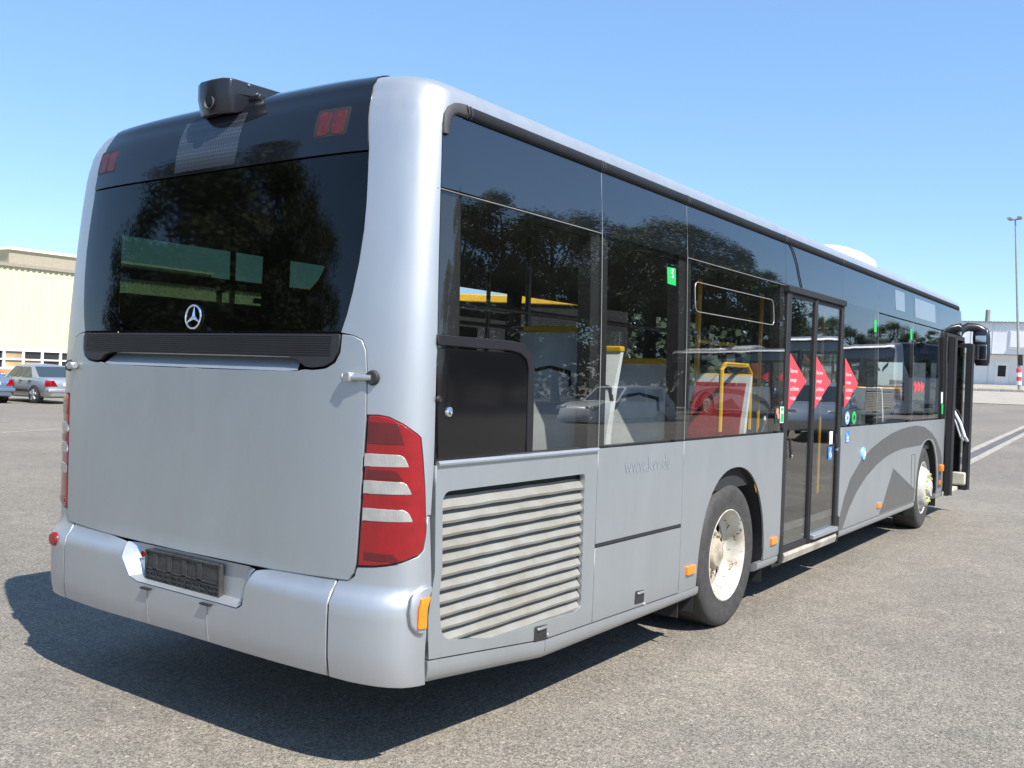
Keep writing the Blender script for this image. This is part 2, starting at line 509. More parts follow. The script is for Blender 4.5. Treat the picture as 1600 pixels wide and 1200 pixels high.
def fillet(pts, rads, seg=6):
    out = []
    n = len(pts)
    for i, p in enumerate(pts):
        r = rads[i] if hasattr(rads, '__len__') else rads
        if r <= 0: out.append(tuple(p)); continue
        P = Vector(p); A = Vector(pts[i - 1]) - P; B = Vector(pts[(i + 1) % n]) - P
        ra = min(r, A.length * 0.45, B.length * 0.45)
        a = P + A.normalized() * ra; b = P + B.normalized() * ra
        for k in range(seg + 1):
            t = k / seg
            q = a * (1 - t) ** 2 + P * 2 * t * (1 - t) + b * t * t
            out.append((q.x, q.y))
    return out
def resample(pts, res):
    out = []
    n = len(pts)
    for i in range(n):
        a, b = Vector(pts[i]), Vector(pts[(i + 1) % n])
        k = max(1, int((b - a).length / res + 0.5))
        for j in range(k):
            q = a.lerp(b, j / k); out.append((q.x, q.y))
    return out
def area(p): return 0.5 * sum(p[i][0] * p[(i + 1) % len(p)][1] - p[(i + 1) % len(p)][0] * p[i][1] for i in range(len(p)))
def offset_poly(p, d):  # positive d shrinks a counter-clockwise polygon
    n = len(p); out = []
    for i in range(n):
        a, b, c = Vector(p[i - 1]), Vector(p[i]), Vector(p[(i + 1) % n])
        e1 = (b - a); e2 = (c - b)
        if e1.length < 1e-9 or e2.length < 1e-9: out.append(p[i]); continue
        n1 = Vector((-e1.y, e1.x)).normalized(); n2 = Vector((-e2.y, e2.x)).normalized()
        m = n1 + n2
        if m.length < 1e-6: m = n1
        m = m.normalized(); k = 1 / max(0.5, m.dot(n1))
        q = b + m * d * k
        out.append((q.x, q.y))
    return out
def inside(x, y, poly):
    c = False; n = len(poly); j = n - 1
    for i in range(n):
        xi, yi = poly[i]; xj, yj = poly[j]
        if (yi > y) != (yj > y) and x < (xj - xi) * (y - yi) / (yj - yi) + xi: c = not c
        j = i
    return c
def patch(name, outline, mat, parent=None, off=0.0, holes=(), rim=0.014, gap=0.0018, bev=0.0012, res=0.07, cut=None, zoff=None):
    """A panel cut out of the body surface: outline in (u, z), its rim turned inwards."""
    par = parent or BUS
    loops = []
    o = list(outline)
    if area(o) < 0: o = o[::-1]
    loops.append(resample(o, res))
    for h in holes:
        h = list(h)
        if area(h) > 0: h = h[::-1]
        loops.append(resample(h, res))
    loops = [offset_poly(l, gap + bev) for l in loops]
    vs2 = []; edges = []; start = []
    for l in loops:
        s0 = len(vs2); start.append(s0); vs2 += [Vector(p) for p in l]
        edges += [(s0 + i, s0 + (i + 1) % len(l)) for i in range(len(l))]
    us = [p[0] for p in loops[0]]; zs = [p[1] for p in loops[0]]
    nu = int((max(us) - min(us)) / res); nz = int((max(zs) - min(zs)) / res)
    for i in range(1, nu + 1):
        for j in range(1, nz + 1):
            x = min(us) + (max(us) - min(us)) * i / (nu + 1); y = min(zs) + (max(zs) - min(zs)) * j / (nz + 1)
            if not inside(x, y, loops[0]) or any(inside(x, y, h) for h in loops[1:]): continue
            vs2.append(Vector((x, y)))
    V, E_, F, _, _, _ = geometry.delaunay_2d_cdt(vs2, edges, [], 0, 1e-6)
    tri = []
    for f in F:
        cx = sum(V[i].x for i in f) / len(f); cy = sum(V[i].y for i in f) / len(f)
        if inside(cx, cy, loops[0]) and not any(inside(cx, cy, h) for h in loops[1:]):
            a = sum(V[f[i]].x * V[f[(i + 1) % len(f)]].y - V[f[(i + 1) % len(f)]].x * V[f[i]].y for i in range(len(f)))
            tri.append(tuple(f) if a > 0 else tuple(reversed(f)))
    zo = zoff or (lambda u, z: off)
    verts = [S(v.x, v.y, zo(v.x, v.y)) for v in V]
    norms = [SN(v.x, v.y) for v in V]
    nface = len(tri)
    fs = list(tri)
    nrm = [[norms[i] for i in f] for f in tri]
    if rim:
        for l in loops:
            l1 = offset_poly(l, -bev)
            n = len(l); b0 = len(verts)
            ns = [SN(*p) for p in l]
            verts += [S(*p, zo(*p)) for p in l]
            verts += [S(*q, zo(*p) - bev) for p, q in zip(l, l1)]
            verts += [S(*q, zo(*p) - rim) for p, q in zip(l, l1)]
            side = []
            for i in range(n):
                d = S(*l1[i]) - S(*l[i]); side.append(d.normalized() if d.length > 1e-9 else ns[i])
            for i in range(n):
                j = (i + 1) % n
                fs.append((b0 + j, b0 + i, b0 + n + i, b0 + n + j)); nrm.append([ns[j], ns[i], side[i], side[j]])
                fs.append((b0 + n + j, b0 + n + i, b0 + 2 * n + i, b0 + 2 * n + j)); nrm.append([side[j], side[i], side[i], side[j]])
    me = bpy.data.meshes.new(name)
    me.from_pydata([v - ORG for v in verts], [], fs)
    me.materials.append(mat)
    me.shade_smooth()
    me.normals_split_custom_set([tuple(n) for f in nrm for n in f])
    ob = bpy.data.objects.new(name, me); COL.objects.link(ob); ob.parent = par
    return ob
def B(mb, name, mat, parent=None, **k):
    return mb.build(name, mat, parent or BUS, org=ORG, **k)
def sd(pts, sg=1): return [Sd(x, z, sg) for x, z in pts]
def rr(pts): return [Rr(y, z) for y, z in pts]
def mirror(pts): return [(-u, z) for u, z in pts]
def strip_on(name, pts, w, d, mat, parent=None, off=0.0, closed=False, n=8):
    mb = MB()
    P = [S(u, z, off) for u, z in pts]
    if closed: P.append(P[0])
    mb.tube(P, w, n)
    return B(mb, name, mat, parent)

# ---- silver shell: roof and the four corner pillars
def roof():
    mb = MB()
    zs = [2.70, 2.71, 2.72, 2.735, 2.75, 2.765, 2.78, 2.795, 2.81, 2.82, 2.83, 2.84, 2.85, 2.86, 2.87, 2.88, 2.89, 2.90, 2.91, 2.92, 2.925, 2.93]
    us = [UMAX * 0] + [0.06 * i for i in range(1, 32)] + [2.0 + 0.4 * i for i in range(25)]
    us = [u for u in us if u < UMAX - 1.3] + [UMAX - 1.3 + 0.065 * i for i in range(21)]
    us = [-u for u in reversed(us[1:])] + us
    n = len(us)
    vs = [S0(u if abs(u) > 1e-6 else 1e-6, z) for z in zs for u in us]
    fs = [(j * n + i, j * n + i + 1, (j + 1) * n + i + 1, (j + 1) * n + i) for j in range(len(zs) - 1) for i in range(n - 1)]
    nr = [SN(u if abs(u) > 1e-3 else 3e-3, min(z, 2.926)) for z in zs for u in us]
    me = bpy.data.meshes.new('roof'); me.from_pydata([v - ORG for v in vs], [], fs)
    me.materials.append(M['silver']); me.shade_smooth()
    me.normals_split_custom_set([tuple(nr[i]) for f in fs for i in f])
    o = bpy.data.objects.new('roof', me); COL.objects.link(o); o.parent = BUS
roof()
WIN_R = [(0.978, 2.515), (0.987, 2.40), (0.993, 2.30), (0.994, 2.19), (0.984, 2.06), (0.964, 1.935), (0.945, 1.85), (0.922, 1.78)]   # half outline of the rear window
HATCH_R = [(0.985, 1.77), (1.03, 1.752), (1.052, 1.71), (1.062, 1.62), (1.066, 1.457), (1.046, 0.87), (1.036, 0.825), (1.012, 0.79)]
def u_of(pts): return [Rr(-y, z) for y, z in pts]
LAMP = [(1.074, 1.457), (1.120, 1.459), (1.167, 1.453), (1.227, 1.427), (1.286, 1.389), (1.302, 1.374), (1.315, 1.286), (1.329, 1.171), (1.338, 1.056), (1.341, 0.984), (1.331, 0.930),
        (1.306, 0.908), (1.246, 0.886), (1.189, 0.870), (1.128, 0.860), (1.050, 0.853)]
PILLAR = u_of([(0.945, 2.70), (0.965, 2.60)] + WIN_R + HATCH_R[:5]) + LAMP[:9] + [(1.343, 1.066)] + sd([(0.263, 1.066), (0.270, 1.28), (0.272, 1.74), (0.282, 2.35), (0.298, 2.60), (0.305, 2.645), (0.33, 2.672), (0.37, 2.682), (0.40, 2.70)])
pr = patch('corner_pillar', PILLAR, M['silver'], res=0.045, rim=0.03, gap=0, bev=0.0001)
pl = patch('corner_pillar', mirror(PILLAR), M['silver'], res=0.06, rim=0.03, gap=0, bev=0.0001)
# front corners and front (out of view, closed all the same)
UF = UMAX
patch('front_panel', [Sd(11.36, 0.32), (UF - 0.001, 0.32), (UF - 0.001, 1.0), Sd(11.36, 1.0)], M['silver'], res=0.09)
patch('front_panel', mirror([Sd(11.36, 0.32), (UF - 0.001, 0.32), (UF - 0.001, 1.0), Sd(11.36, 1.0)]), M['silver'], res=0.09)
patch('windscreen', [Sd(11.36, 1.0), (UF - 0.001, 1.0), (UF - 0.001, 2.70), Sd(11.36, 2.70)], M['glass'], res=0.12)
patch('windscreen', mirror([Sd(11.36, 1.0), (UF - 0.001, 1.0), (UF - 0.001, 2.70), Sd(11.36, 2.70)]), M['glass'], res=0.12)

# ---- rear: window, black upper panel, vent, hatch
W_FULL = u_of(WIN_R) + [(-u, z) for u, z in reversed(u_of(WIN_R))]
rw = patch('rear_window', W_FULL, M['rearglass'], off=0.002, res=0.09, rim=0.02)
BAND = u_of([(0.885, 2.885), (0.905, 2.85), (0.925, 2.80), (0.95, 2.70), (0.967, 2.60), (0.978, 2.518)])
band = patch('rear_upper_panel', BAND + [(-u, z) for u, z in reversed(BAND)], M['band'], off=0.006, res=0.045, rim=0.02)
# black frit border around the see-through part of the rear window
frit_hole = [Rr(-0.62, 1.86), Rr(-0.80, 2.02), Rr(-0.84, 2.36), Rr(0.84, 2.36), Rr(0.80, 2.02), Rr(0.62, 1.86)]
patch('window_border', W_FULL, M['under'], parent=rw, off=-0.006, holes=[fillet(frit_hole, 0.06)], rim=0, gap=0, bev=0, res=0.09)
# line-number display behind the black panel and the two high brake lamps
def mat_matrix():
    m, nt, p, o = newmat('display_matrix')
    tc = nt.nodes.new('ShaderNodeTexCoord')
    v = nt.nodes.new('ShaderNodeTexVoronoi'); v.inputs['Scale'].default_value = 55; v.inputs['Randomness'].default_value = 0.0
    nt.links.new(tc.outputs['Object'], v.inputs['Vector'])
    r = ramp(nt, v.outputs['Distance'], [(0.25, (0.055, 0.06, 0.072)), (0.5, (0.028, 0.032, 0.042))])
    nt.links.new(r.outputs[0], p.inputs['Base Color']); p.inputs['Roughness'].default_value = 0.12
    p.inputs['IOR'].default_value = 1.6
    return m
M['matrix'] = mat_matrix()
patch('route_display', [Rr(0.262, 2.535), Rr(-0.18, 2.535), Rr(-0.185, 2.78), Rr(0.262, 2.78)], M['matrix'], parent=band, off=0.0075, rim=0.002, gap=0, bev=0.001)
for sg in (1, -1):
    for y0 in ((0.685, 0.768) if sg > 0 else (0.795, 0.88)):
        q = fillet([Rr(-y0 * sg, 2.602), Rr(-(y0 + 0.070) * sg, 2.602), Rr(-(y0 + 0.070) * sg, 2.705), Rr(-y0 * sg, 2.705)], 0.018)
        patch('high_brake_lamp', q, M['redlamp'], parent=band, off=0.0078, rim=0.003, gap=0, bev=0.001, res=0.05)
    q = fillet([Rr(-(0.668 if sg > 0 else 0.778) * sg, 2.594), Rr(-(0.855 if sg > 0 else 0.967) * sg, 2.594), Rr(-(0.855 if sg > 0 else 0.967) * sg, 2.718), Rr(-(0.668 if sg > 0 else 0.778) * sg, 2.718)], 0.02)
    patch('lamp_window', q, M['trim'], parent=band, off=0.0068, rim=0.002, gap=0, bev=0.001, res=0.05)
# vent strip
VH = [(0.922, 1.774), (0.918, 1.70), (0.895, 1.662), (0.85, 1.64), (0.78, 1.632), (0.74, 1.636), (0.70, 1.662), (0.64, 1.676), (0.3, 1.678), (0.0, 1.678)]
vh = u_of(VH)
vent = patch('vent_grille', vh + [(-u, z) for u, z in reversed(vh[:-1])], M['vent'], off=0.006, res=0.05, rim=0.02)
for k in range(9):
    z = 1.688 + k * 0.0095
    mb = MB(); mb.tube([S(*Rr(y, z), 0.0065) for y in [0.88 - 0.11 * i for i in range(17)]], 0.0028, 5)
    B(mb, 'louvre', M['trim'], vent)
# hatch with the cut-out under the vent
RC = u_of([(0.66, 1.622), (0.3, 1.618), (0.0, 1.617)])
top_r = u_of([(0.926, 1.776), (0.922, 1.70), (0.90, 1.66), (0.855, 1.636), (0.785, 1.628), (0.74, 1.630), (0.70, 1.622)]) + RC
outline = top_r[::-1]                                       # from the centre out to the top corner
outline = outline + u_of(HATCH_R) + u_of([(0.6, 0.778), (0.01, 0.772)])
full = outline + [(-u, z) for u, z in reversed(outline)]
clean = []
for p in full:
    if not clean or (Vector(p) - Vector(clean[-1])).length > 0.004: clean.append(p)
hatch = patch('engine_hatch', clean, M['silver_side'], off=0.004, res=0.07, rim=0.03, gap=0.003, bev=0.004)
# bevelled recess below the vent
mb = MB(); ys = [0.70 - 1.4 * i / 20 for i in range(21)]
mb.add([S(*Rr(y, 1.617 if abs(y) < 0.66 else 1.621), 0.003) for y in ys] + [S(*Rr(y * 0.96, 1.676), -0.045) for y in ys] + [S(*Rr(y * 0.96, 1.69), -0.04) for y in ys],
       [(i, i + 1, 22 + i, 21 + i) for i in range(20)] + [(21 + i, 22 + i, 43 + i, 42 + i) for i in range(20)])
B(mb, 'grip_recess', M['silver'], hatch)
# emblem: ring with three-point star
def emblem():
    mb = MB(); c = S(*Rr(0.0, 1.846), 0.008); n = SN(*Rr(-0.004, 1.846)); R = 0.053
    ey = Vector((0, -1, 0)); ez = n.cross(ey) * -1
    ez = Vector((0, 0, 1)) - n * n.z; ez.normalize()
    pts = [c + (ey * math.cos(q) + ez * math.sin(q)) * R for q in (2 * math.pi * k / 40 for k in range(41))]
    mb.tube(pts, 0.0052, 8, cap=False)
    for k in range(3):
        a = math.pi / 2 + k * 2 * math.pi / 3
        d = ey * math.cos(a) + ez * math.sin(a); s_ = ey * -math.sin(a) + ez * math.cos(a)
        tip = c + d * R; b1 = c + (ey * math.cos(a + math.pi / 3) + ez * math.sin(a + math.pi / 3)) * 0.012; b2 = c + (ey * math.cos(a - math.pi / 3) + ez * math.sin(a - math.pi / 3)) * 0.012
        mb.add([c + n * 0.009, tip + s_ * .0015, b1, b2, tip - s_ * .0015], [(0, 2, 1), (0, 1, 4), (0, 4, 3)])
    return B(mb, 'emblem', M['chrome'], smooth=30)
emblem()

for sg in (1, -1):
    mb = MB(); mb.box((0.272, sg * -1.225, 0.84), (0.05, 0.03, 0.86)); B(mb, 'light_block_strip', M['under'])  # hidden strip added to stop sunlight leaking through the corner seam
# ---- bumper
CB_T = u_of([(0.525, 0.772), (0.60, 0.776), (0.954, 0.782)])
NOTCH = [Rr(-0.495, 0.768), Rr(-0.487, 0.75), Rr(-0.462, 0.62), Rr(-0.435, 0.602), Rr(0.28, 0.606), Rr(0.345, 0.622), Rr(0.41, 0.70), Rr(0.432, 0.768)]
cb = [Rr(0.954, 0.405), Rr(0.60, 0.405), Rr(0.3, 0.408), Rr(0.0, 0.41), Rr(-0.4, 0.408), Rr(-0.954, 0.405), Rr(-0.954, 0.792), Rr(-0.60, 0.788)] + NOTCH + [Rr(0.60, 0.788), Rr(0.954, 0.792)]
bumper = patch('rear_bumper', cb, M['silver'], res=0.05, rim=0.03, gap=0.002, bev=0.006)
# number-plate recess
mb = MB()
top = [S(u, z, 0.0) for u, z in NOTCH]
yc, zc = -0.03, 0.68
def shrink(i, p): return Vector((0.066, yc + (p.y - yc) * 0.86, zc + (p.z - zc) * (0.80 if p.z < zc else 1.0)))
back = [shrink(i, p) for i, p in enumerate(top)]
n = len(top)
mb.add(top + back, [(i, i + 1, n + i + 1, n + i) for i in range(n - 1)] + [tuple(range(2 * n - 1, n - 1, -1))])
rec = B(mb, 'plate_recess', M['silver'], bumper, smooth=30)
mb = MB(); mb.box((0.050, 0.0, 0.682), (0.02, 0.545, 0.145)); pla = B(mb, 'plate_holder', M['plate'], bumper, bevel=0.006)
mb = MB()
for z in (0.750, 0.668, 0.655, 0.632, 0.613): mb.box((0.039, 0.0, z), (0.008, 0.53, 0.006))
for k in range(10): mb.box((0.039, -0.24 + k * 0.053, 0.632), (0.008, 0.005, 0.045))
for y in (-0.13, -0.02, 0.09, 0.20): mb.box((0.039, y, 0.70), (0.008, 0.03, 0.08))
for y in (-0.27, 0.27): mb.box((0.039, y, 0.68), (0.010, 0.008, 0.145))
B(mb, 'holder_rib', M['plate'], pla)
mb = MB(); mb.box((0.060, 0.318, 0.668), (0.006, 0.05, 0.045)); B(mb, 'label_plate', M['white'], bumper)
mb = MB(); mb.lathe([(0, 0.0), (0.012, 0.004), (0.014, 0.012)], (0.060, 0.315, 0.722), 'X', 14, sgn=-1); B(mb, 'release_button', M['red'], bumper)
for y in (0.20, -0.24):
    mb = MB(); mb.tube([S(*Rr(y, z), 0.0012) for z in (0.58, 0.54, 0.5, 0.46, 0.42)], 0.0016, 5); B(mb, 'seam', M['alu2'], bumper)
    mb = MB(); mb.box(S(*Rr(y, 0.585), 0.006) , (0.02, 0.07, 0.008)); B(mb, 'hinge_tab', M['trim'], bumper)
# bumper corners
CRN = u_of([(0.957, 0.405)]) + [Rr(-1.05, 0.40)] + sd([(0.12, 0.395), (0.2, 0.39), (0.268, 0.385), (0.262, 0.60), (0.262, 1.062)]) + [(1.343, 1.062)] + LAMP[9:] + u_of([(1.042, 0.845), (1.034, 0.815), (1.012, 0.795), (0.957, 0.792)])
bc = patch('bumper_corner', CRN, M['silver'], res=0.045, rim=0.03, bev=0.004)
bcl = patch('bumper_corner', mirror(CRN), M['silver'], res=0.06, rim=0.03, bev=0.004)
# marker-lamp pod on each bumper corner
for sg, par in ((1, bc), (-1, bcl)):
    q = fillet([(sg * u, z) for u, z in ((1.308, 0.635), (1.345, 0.60), (1.384, 0.598), (1.384, 0.785), (1.335, 0.79), (1.288, 0.76))], 0.02)
    pod = patch('lamp_pod', q, M['silver'], parent=par, off=0.020, rim=0.035, gap=0, bev=0.012, res=0.04)
    q = fillet([(sg * u, z) for u, z in ((1.333, 0.628), (1.376, 0.624), (1.376, 0.748), (1.333, 0.744))], 0.006)
    patch('side_marker', q, M['orange'], parent=par, off=0.030, rim=0.014, gap=0, bev=0.004, res=0.04)
mb = MB(); mb.lathe([(0.0, 0.022), (0.030, 0.020), (0.037, 0.012), (0.037, 0.0)], S(*Rr(1.09, 0.695)) + Vector((0.004, 0, 0)), 'X', 24, sgn=-1); B(mb, 'round_reflector', M['red'], bcl)

# ---- tail lamps
def tail(sg):
    L = LAMP if sg > 0 else mirror(LAMP)
    body = patch('tail_lamp', L, M['red'], off=0.006, res=0.045, rim=0.03, gap=0.003, bev=0.006)
    f = (lambda p: p) if sg > 0 else mirror
    patch('lamp_rim', offset_poly(L if area(L) > 0 else L[::-1], -0.001), M['rubber'], parent=body, off=-0.003, rim=0.02, gap=0, bev=0.001, res=0.045)
    for z0, z1, u1 in ((1.250, 1.306, 1.232), (1.143, 1.200, 1.246), (1.036, 1.091, 1.254)):
        q = f(fillet([(1.066, z0), (u1 + 0.025, z0 + 0.006), (u1, z1), (1.066, z1)], [0.001, 0.008, 0.045, 0.001], 8))
        patch('clear_strip', q, M['clear'], parent=body, off=0.0085, rim=0.010, gap=0, bev=0.004, res=0.035)
    for z0, z1 in ((1.345, 1.428), (1.205, 1.243), (0.885, 0.915)):
        q = f([(1.082, z0), (1.232, z0), (1.205, z1), (1.082, z1)])
        patch('reflector_strip', q, M['redrib'], parent=body, off=0.008, rim=0.003, gap=0, bev=0.001, res=0.035)
tail(1); tail(-1)
# hatch locks: square bolts on round rubber cups
for sg in (1, -1):
    c = S(*Rr(-1.085 * sg, 1.602)); n = SN(*Rr(-1.085 * sg, 1.602))
    mb = MB(); mb.tube([c - n * 0.01, c + n * 0.018], [0.034, 0.026], 18); cup = B(mb, 'lock_cup', M['rubber'])
    mb = MB(); mb.tube([c + n * 0.01, c + n * 0.012 + Vector((-0.02, 0.05 * sg, 0)), c + n * 0.012 + Vector((-0.028, 0.085 * sg, 0))], 0.013, 12); B(mb, 'lock_pin', M['alu'], cup)
    mb = MB(); mb.box(c + n * 0.012 + Vector((-0.030, 0.092 * sg, 0)), (0.036, 0.036, 0.036)); mb.tube([c + n * 0.012 + Vector((-0.032, 0.112 * sg, 0.0)), c + n * 0.012 + Vector((-0.034, 0.125 * sg, 0.0))], 0.017, 12)
    B(mb, 'lock_block', M['alu'], cup, bevel=0.004)

# ---- rear camera box on the roof edge
mb = MB()
outl = [(-0.145, 0.46), (-0.145, 0.14), (-0.138, 0.112), (-0.10, 0.097), (-0.03, 0.09), (0.05, 0.095), (0.10, 0.12), (0.13, 0.17), (0.135, 0.24), (0.135, 0.46)]
top = [Vector((x, y, 2.932 + 0.03 * max(0, x - .1) - 0.12 * max(0, abs(y) - .11))) for y, x in outl]
mid_ = [Vector((x, y, 2.862 + 0.15 * max(0, x - .2))) for y, x in outl]
bot = [Vector((x * 0.9 + 0.030, y * 0.93, 2.775 + max(0, x - 0.14) * 0.42)) for y, x in outl]
n = len(outl)
midc = Vector((0.28, -0.005, 2.948))
mb.add(top + mid_ + bot + [midc], [(i, (i + 1) % n, n + (i + 1) % n, n + i) for i in range(n)] + [(n + i, n + (i + 1) % n, 2 * n + (i + 1) % n, 2 * n + i) for i in range(n)] + [((i + 1) % n, i, 3 * n) for i in range(n)] + [tuple(range(2 * n, 3 * n))])
cb_ = B(mb, 'reversing_camera', M['plastic'], bevel=0.008, smooth=50)
mb = MB(); lc = Vector((0.108, -0.015, 2.832)); 
mb.lathe([(0.030, 0.004), (0.036, 0.010), (0.030, 0.016), (0.026, 0.008)], lc, 'X', 24, sgn=-1); B(mb, 'lens_ring', M['cornertrim'], cb_)
mb = MB(); mb.lathe([(0.0, 0.008), (0.028, 0.006), (0.03, 0.0)], lc, 'X', 24, sgn=-1); B(mb, 'camera_lens', M['glasslens'], cb_)
for x, z in ((0.21, 2.92), (0.26, 2.89)):
    mb = MB(); mb.tube([(x, -0.143, z), (x, -0.151, z)], 0.006, 8); B(mb, 'screw', M['alu'], cb_)
mb = MB(); mb.box((0.30, -0.17, 2.862), (0.16, 0.08, 0.03)); B(mb, 'camera_bracket', M['plastic'], cb_, bevel=0.008)

# ------------------------------------------------------------------ bus: sides
XA, XB, XC, XD, XE, XFD, XG = 1.57, 2.59, 4.345, 5.79, 6.95, 8.42, 10.20
XEND = 11.36
def ztop(x):    # lower edge of the side panels above the sill rail
    if x < 1.13: return 0.485 - 0.095 * (x - 0.27) / 0.86
    return 0.39 - 0.028 * min(1, (x - 1.13) / 1.5)
def zbot(x):
    if x < 1.13: return 0.385 - 0.09 * (x - 0.27) / 0.86
    return 0.293
def arch(xc, hw, top, z0):
    return [(xc + hw * math.copysign(abs(math.cos(t)) ** (2 / 2.25), math.cos(t)), z0 + (top - z0) * math.sin(t) ** (2 / 2.25)) for t in (math.pi * k / 28 for k in range(29))]
RW, FW = 3.42, 9.30
def side(sg):
    P = lambda pts: sd(pts, sg)
    vis = sg > 0
    r_ = 0.12 if vis else 0.2
    kw = dict(res=r_)
    # engine side panel with the radiator grille
    hole = [(0.335, 1.15), (1.445, 1.15), (1.452, 0.49), (1.40, 0.472), (0.70, 0.487), (0.47, 0.528), (0.36, 0.555), (0.335, 0.70)]
    hole = fillet(hole, [0.05, 0.015, 0.03, 0.02, 0.05, 0.05, 0.05, 0.05])
    pa = [(0.276, ztop(0.276)), (0.70, ztop(0.70)), (1.13, ztop(1.13)), (XA, ztop(XA)), (XA, 1.262), (0.281, 1.262)]
    ga = patch('engine_side_panel', P(pa), M['silver_side'], holes=[P(hole)] if vis else [], off=0.0, rim=0.03, res=0.09)
    if vis:
        sill = MB()
        mb = MB(); mb.loft([[S(*Sd(x, 1.264), o) + Vector((0, 0, dz)) for o, dz in ((-0.01, 0.0), (0.012, -0.004), (0.014, 0.004), (0.008, 0.014), (-0.01, 0.014))] for x in (0.29, 0.5, 0.8, 1.1, XA - 0.005)])
        B(mb, 'window_sill', M['silver'], ga)
        mb = MB(); mb.add([S(*Sd(x, z), -0.05) for x, z in ((0.315, 1.17), (1.47, 1.17), (1.47, 0.44), (0.315, 0.44))], [(3, 2, 1, 0)])
        gb = B(mb, 'grille_back', M['grille_back'], ga, recalc=False)
        def gx(z):       # left and right end of the opening at this height
            return (0.30, 1.48)
        for k in range(12):
            zt = 1.125 - k * 0.0545
            zb_ = zt - 0.040
            x0, x1 = 0.32, 1.447
            x0, x1 = 0.315, 1.447
            xs = [x0 + (x1 - x0) * i / 12 for i in range(13)]
            mb = MB()
            sag = lambda i: 0.0015 * math.sin(i * 1.9 + k * 2.1)
            ring = []
            for i, x in enumerate(xs):
                ring.append([S(*Sd(x, zt + sag(i)), -0.040), S(*Sd(x, zb_ + 0.008 + sag(i)), -0.012), S(*Sd(x, zb_ + sag(i)), -0.006), S(*Sd(x, zb_ - 0.012 + sag(i)), -0.010),
                             S(*Sd(x, zb_ - 0.012 + sag(i)), -0.013), S(*Sd(x, zb_ + sag(i)), -0.010), S(*Sd(x, zb_ + 0.006 + sag(i)), -0.016), S(*Sd(x, zt - 0.003 + sag(i)), -0.042)])
            mb.loft(ring)
            B(mb, 'grille_slat', M['slat'], ga, smooth=25)
        mb = MB(); mb.box(S(*Sd(0.84, 0.515), -0.043), (1.1, 0.012, 0.07)); B(mb, 'grille_mesh', M['slat'], ga)
        mb = MB(); mb.box((1.462, -1.245, 0.81), (0.012, 0.05, 0.70)); B(mb, 'grille_post', M['dark'], ga)
    # panel between grille and wheel arch: upper and lower flap
    pb = patch('service_panel', P([(XA, 0.783), (XB, 0.777), (XB, 1.272), (XA, 1.272)]), M['silver_side'], **kw)
    pb2 = patch('service_flap', P([(XA, ztop(XA)), (XB, ztop(XB)), (XB, 0.757), (XA, 0.763)]), M['silver_side'], **kw)
    if vis:
        mb = MB(); mb.add([S(*Sd(x, z), o) for x, z, o in ((XA + .004, 0.789, -0.004), (XB - .004, 0.783, -0.004), (XB - .004, 0.763, -0.001), (XA + .004, 0.769, -0.001), (XA + .004, 0.758, -0.012), (XB - .004, 0.752, -0.012))], [(3, 2, 1, 0), (4, 5, 2, 3)])
        B(mb, 'panel_joint_strip', M['trim'], pb, recalc=False)
    for x0, par in ((1.035, ga), (2.03, pb2)):
        if not vis: break
        q = fillet(P([(x0, 0.395), (x0 + 0.105, 0.39), (x0 + 0.105, 0.46), (x0, 0.467)]), 0.008)
        lt = patch('latch_plate', q, M['rubber'], parent=par, off=0.003, rim=0.004, gap=0, bev=0.001, res=0.05)
        mb = MB(); c = S(*Sd(x0 + 0.055, 0.452), 0.006); mb.box(c, (0.075, 0.014, 0.012)); B(mb, 'latch_handle', M['alu'], lt, bevel=0.003)
        mb = MB(); mb.lathe([(0, 0.006), (0.010, 0.005), (0.012, 0.0)], S(*Sd(x0 + 0.12, 0.375 if x0 > 2 else 0.405), 0.001), 'Y', 14, sgn=-1); B(mb, 'key_lock', M['alu'], par)
    # wheel-arch panel
    ar = arch(RW, 0.575, 1.065, 0.36)
    arx = [p for p in ar]
    pc = [(XB, 0.358), (arx[-1][0], 0.358)] + arx[::-1] + [(XC, 0.36), (XC, 1.272), (XB, 1.272)]
    pcp = patch('wheel_arch_panel', P(pc), M['silver_side'], **kw)
    # front panels
    x1 = XD if vis else XC
    af = arch(FW, 0.575, 1.035, 0.36)
    pe = [(x1, 0.362), (af[-1][0], 0.362)] + af[::-1] + [(XG if vis else XEND, 0.362), (XG if vis else XEND, 1.265), (x1, 1.272)]
    pf = patch('front_side_panel', P(pe), M['silver_side'], **kw)
    # sills along the bottom
    def rail(x0, x1, name='sill_rail', capped=True):
        mb = MB(); k = max(2, int((x1 - x0) / 0.15))
        rings = []
        for i in range(k + 1):
            x = x0 + (x1 - x0) * i / k
            t, b = ztop(x) - 0.004, zbot(x)
            h = t - b
            e = 0.72 if (capped and (i == k or i == 0)) else 1.0
            pr_ = [(-0.03, t), (0.002, t), (0.004, t - 0.3 * h), (0.0, t - 0.62 * h), (-0.014, t - 0.88 * h), (-0.04, b), (-0.12, b + 0.004)]
            y0 = -1.272
            rings.append([Vector((x, sg * (y0 - o), z)) for o, z in pr_])
        mb.loft(rings, closed=False, cap=True)
        return B(mb, name, M['silver_side'], smooth=40)
    rail(0.272, 1.13, capped=False); rail(1.134, RW - 0.55); rail(RW + 0.455, XC - 0.06)
    if vis: rail(XD + 0.04, FW - 0.62); rail(FW + 0.50, XG - 0.02)
    else: rail(XC - 0.05, FW - 0.62); rail(FW + 0.5, XEND)
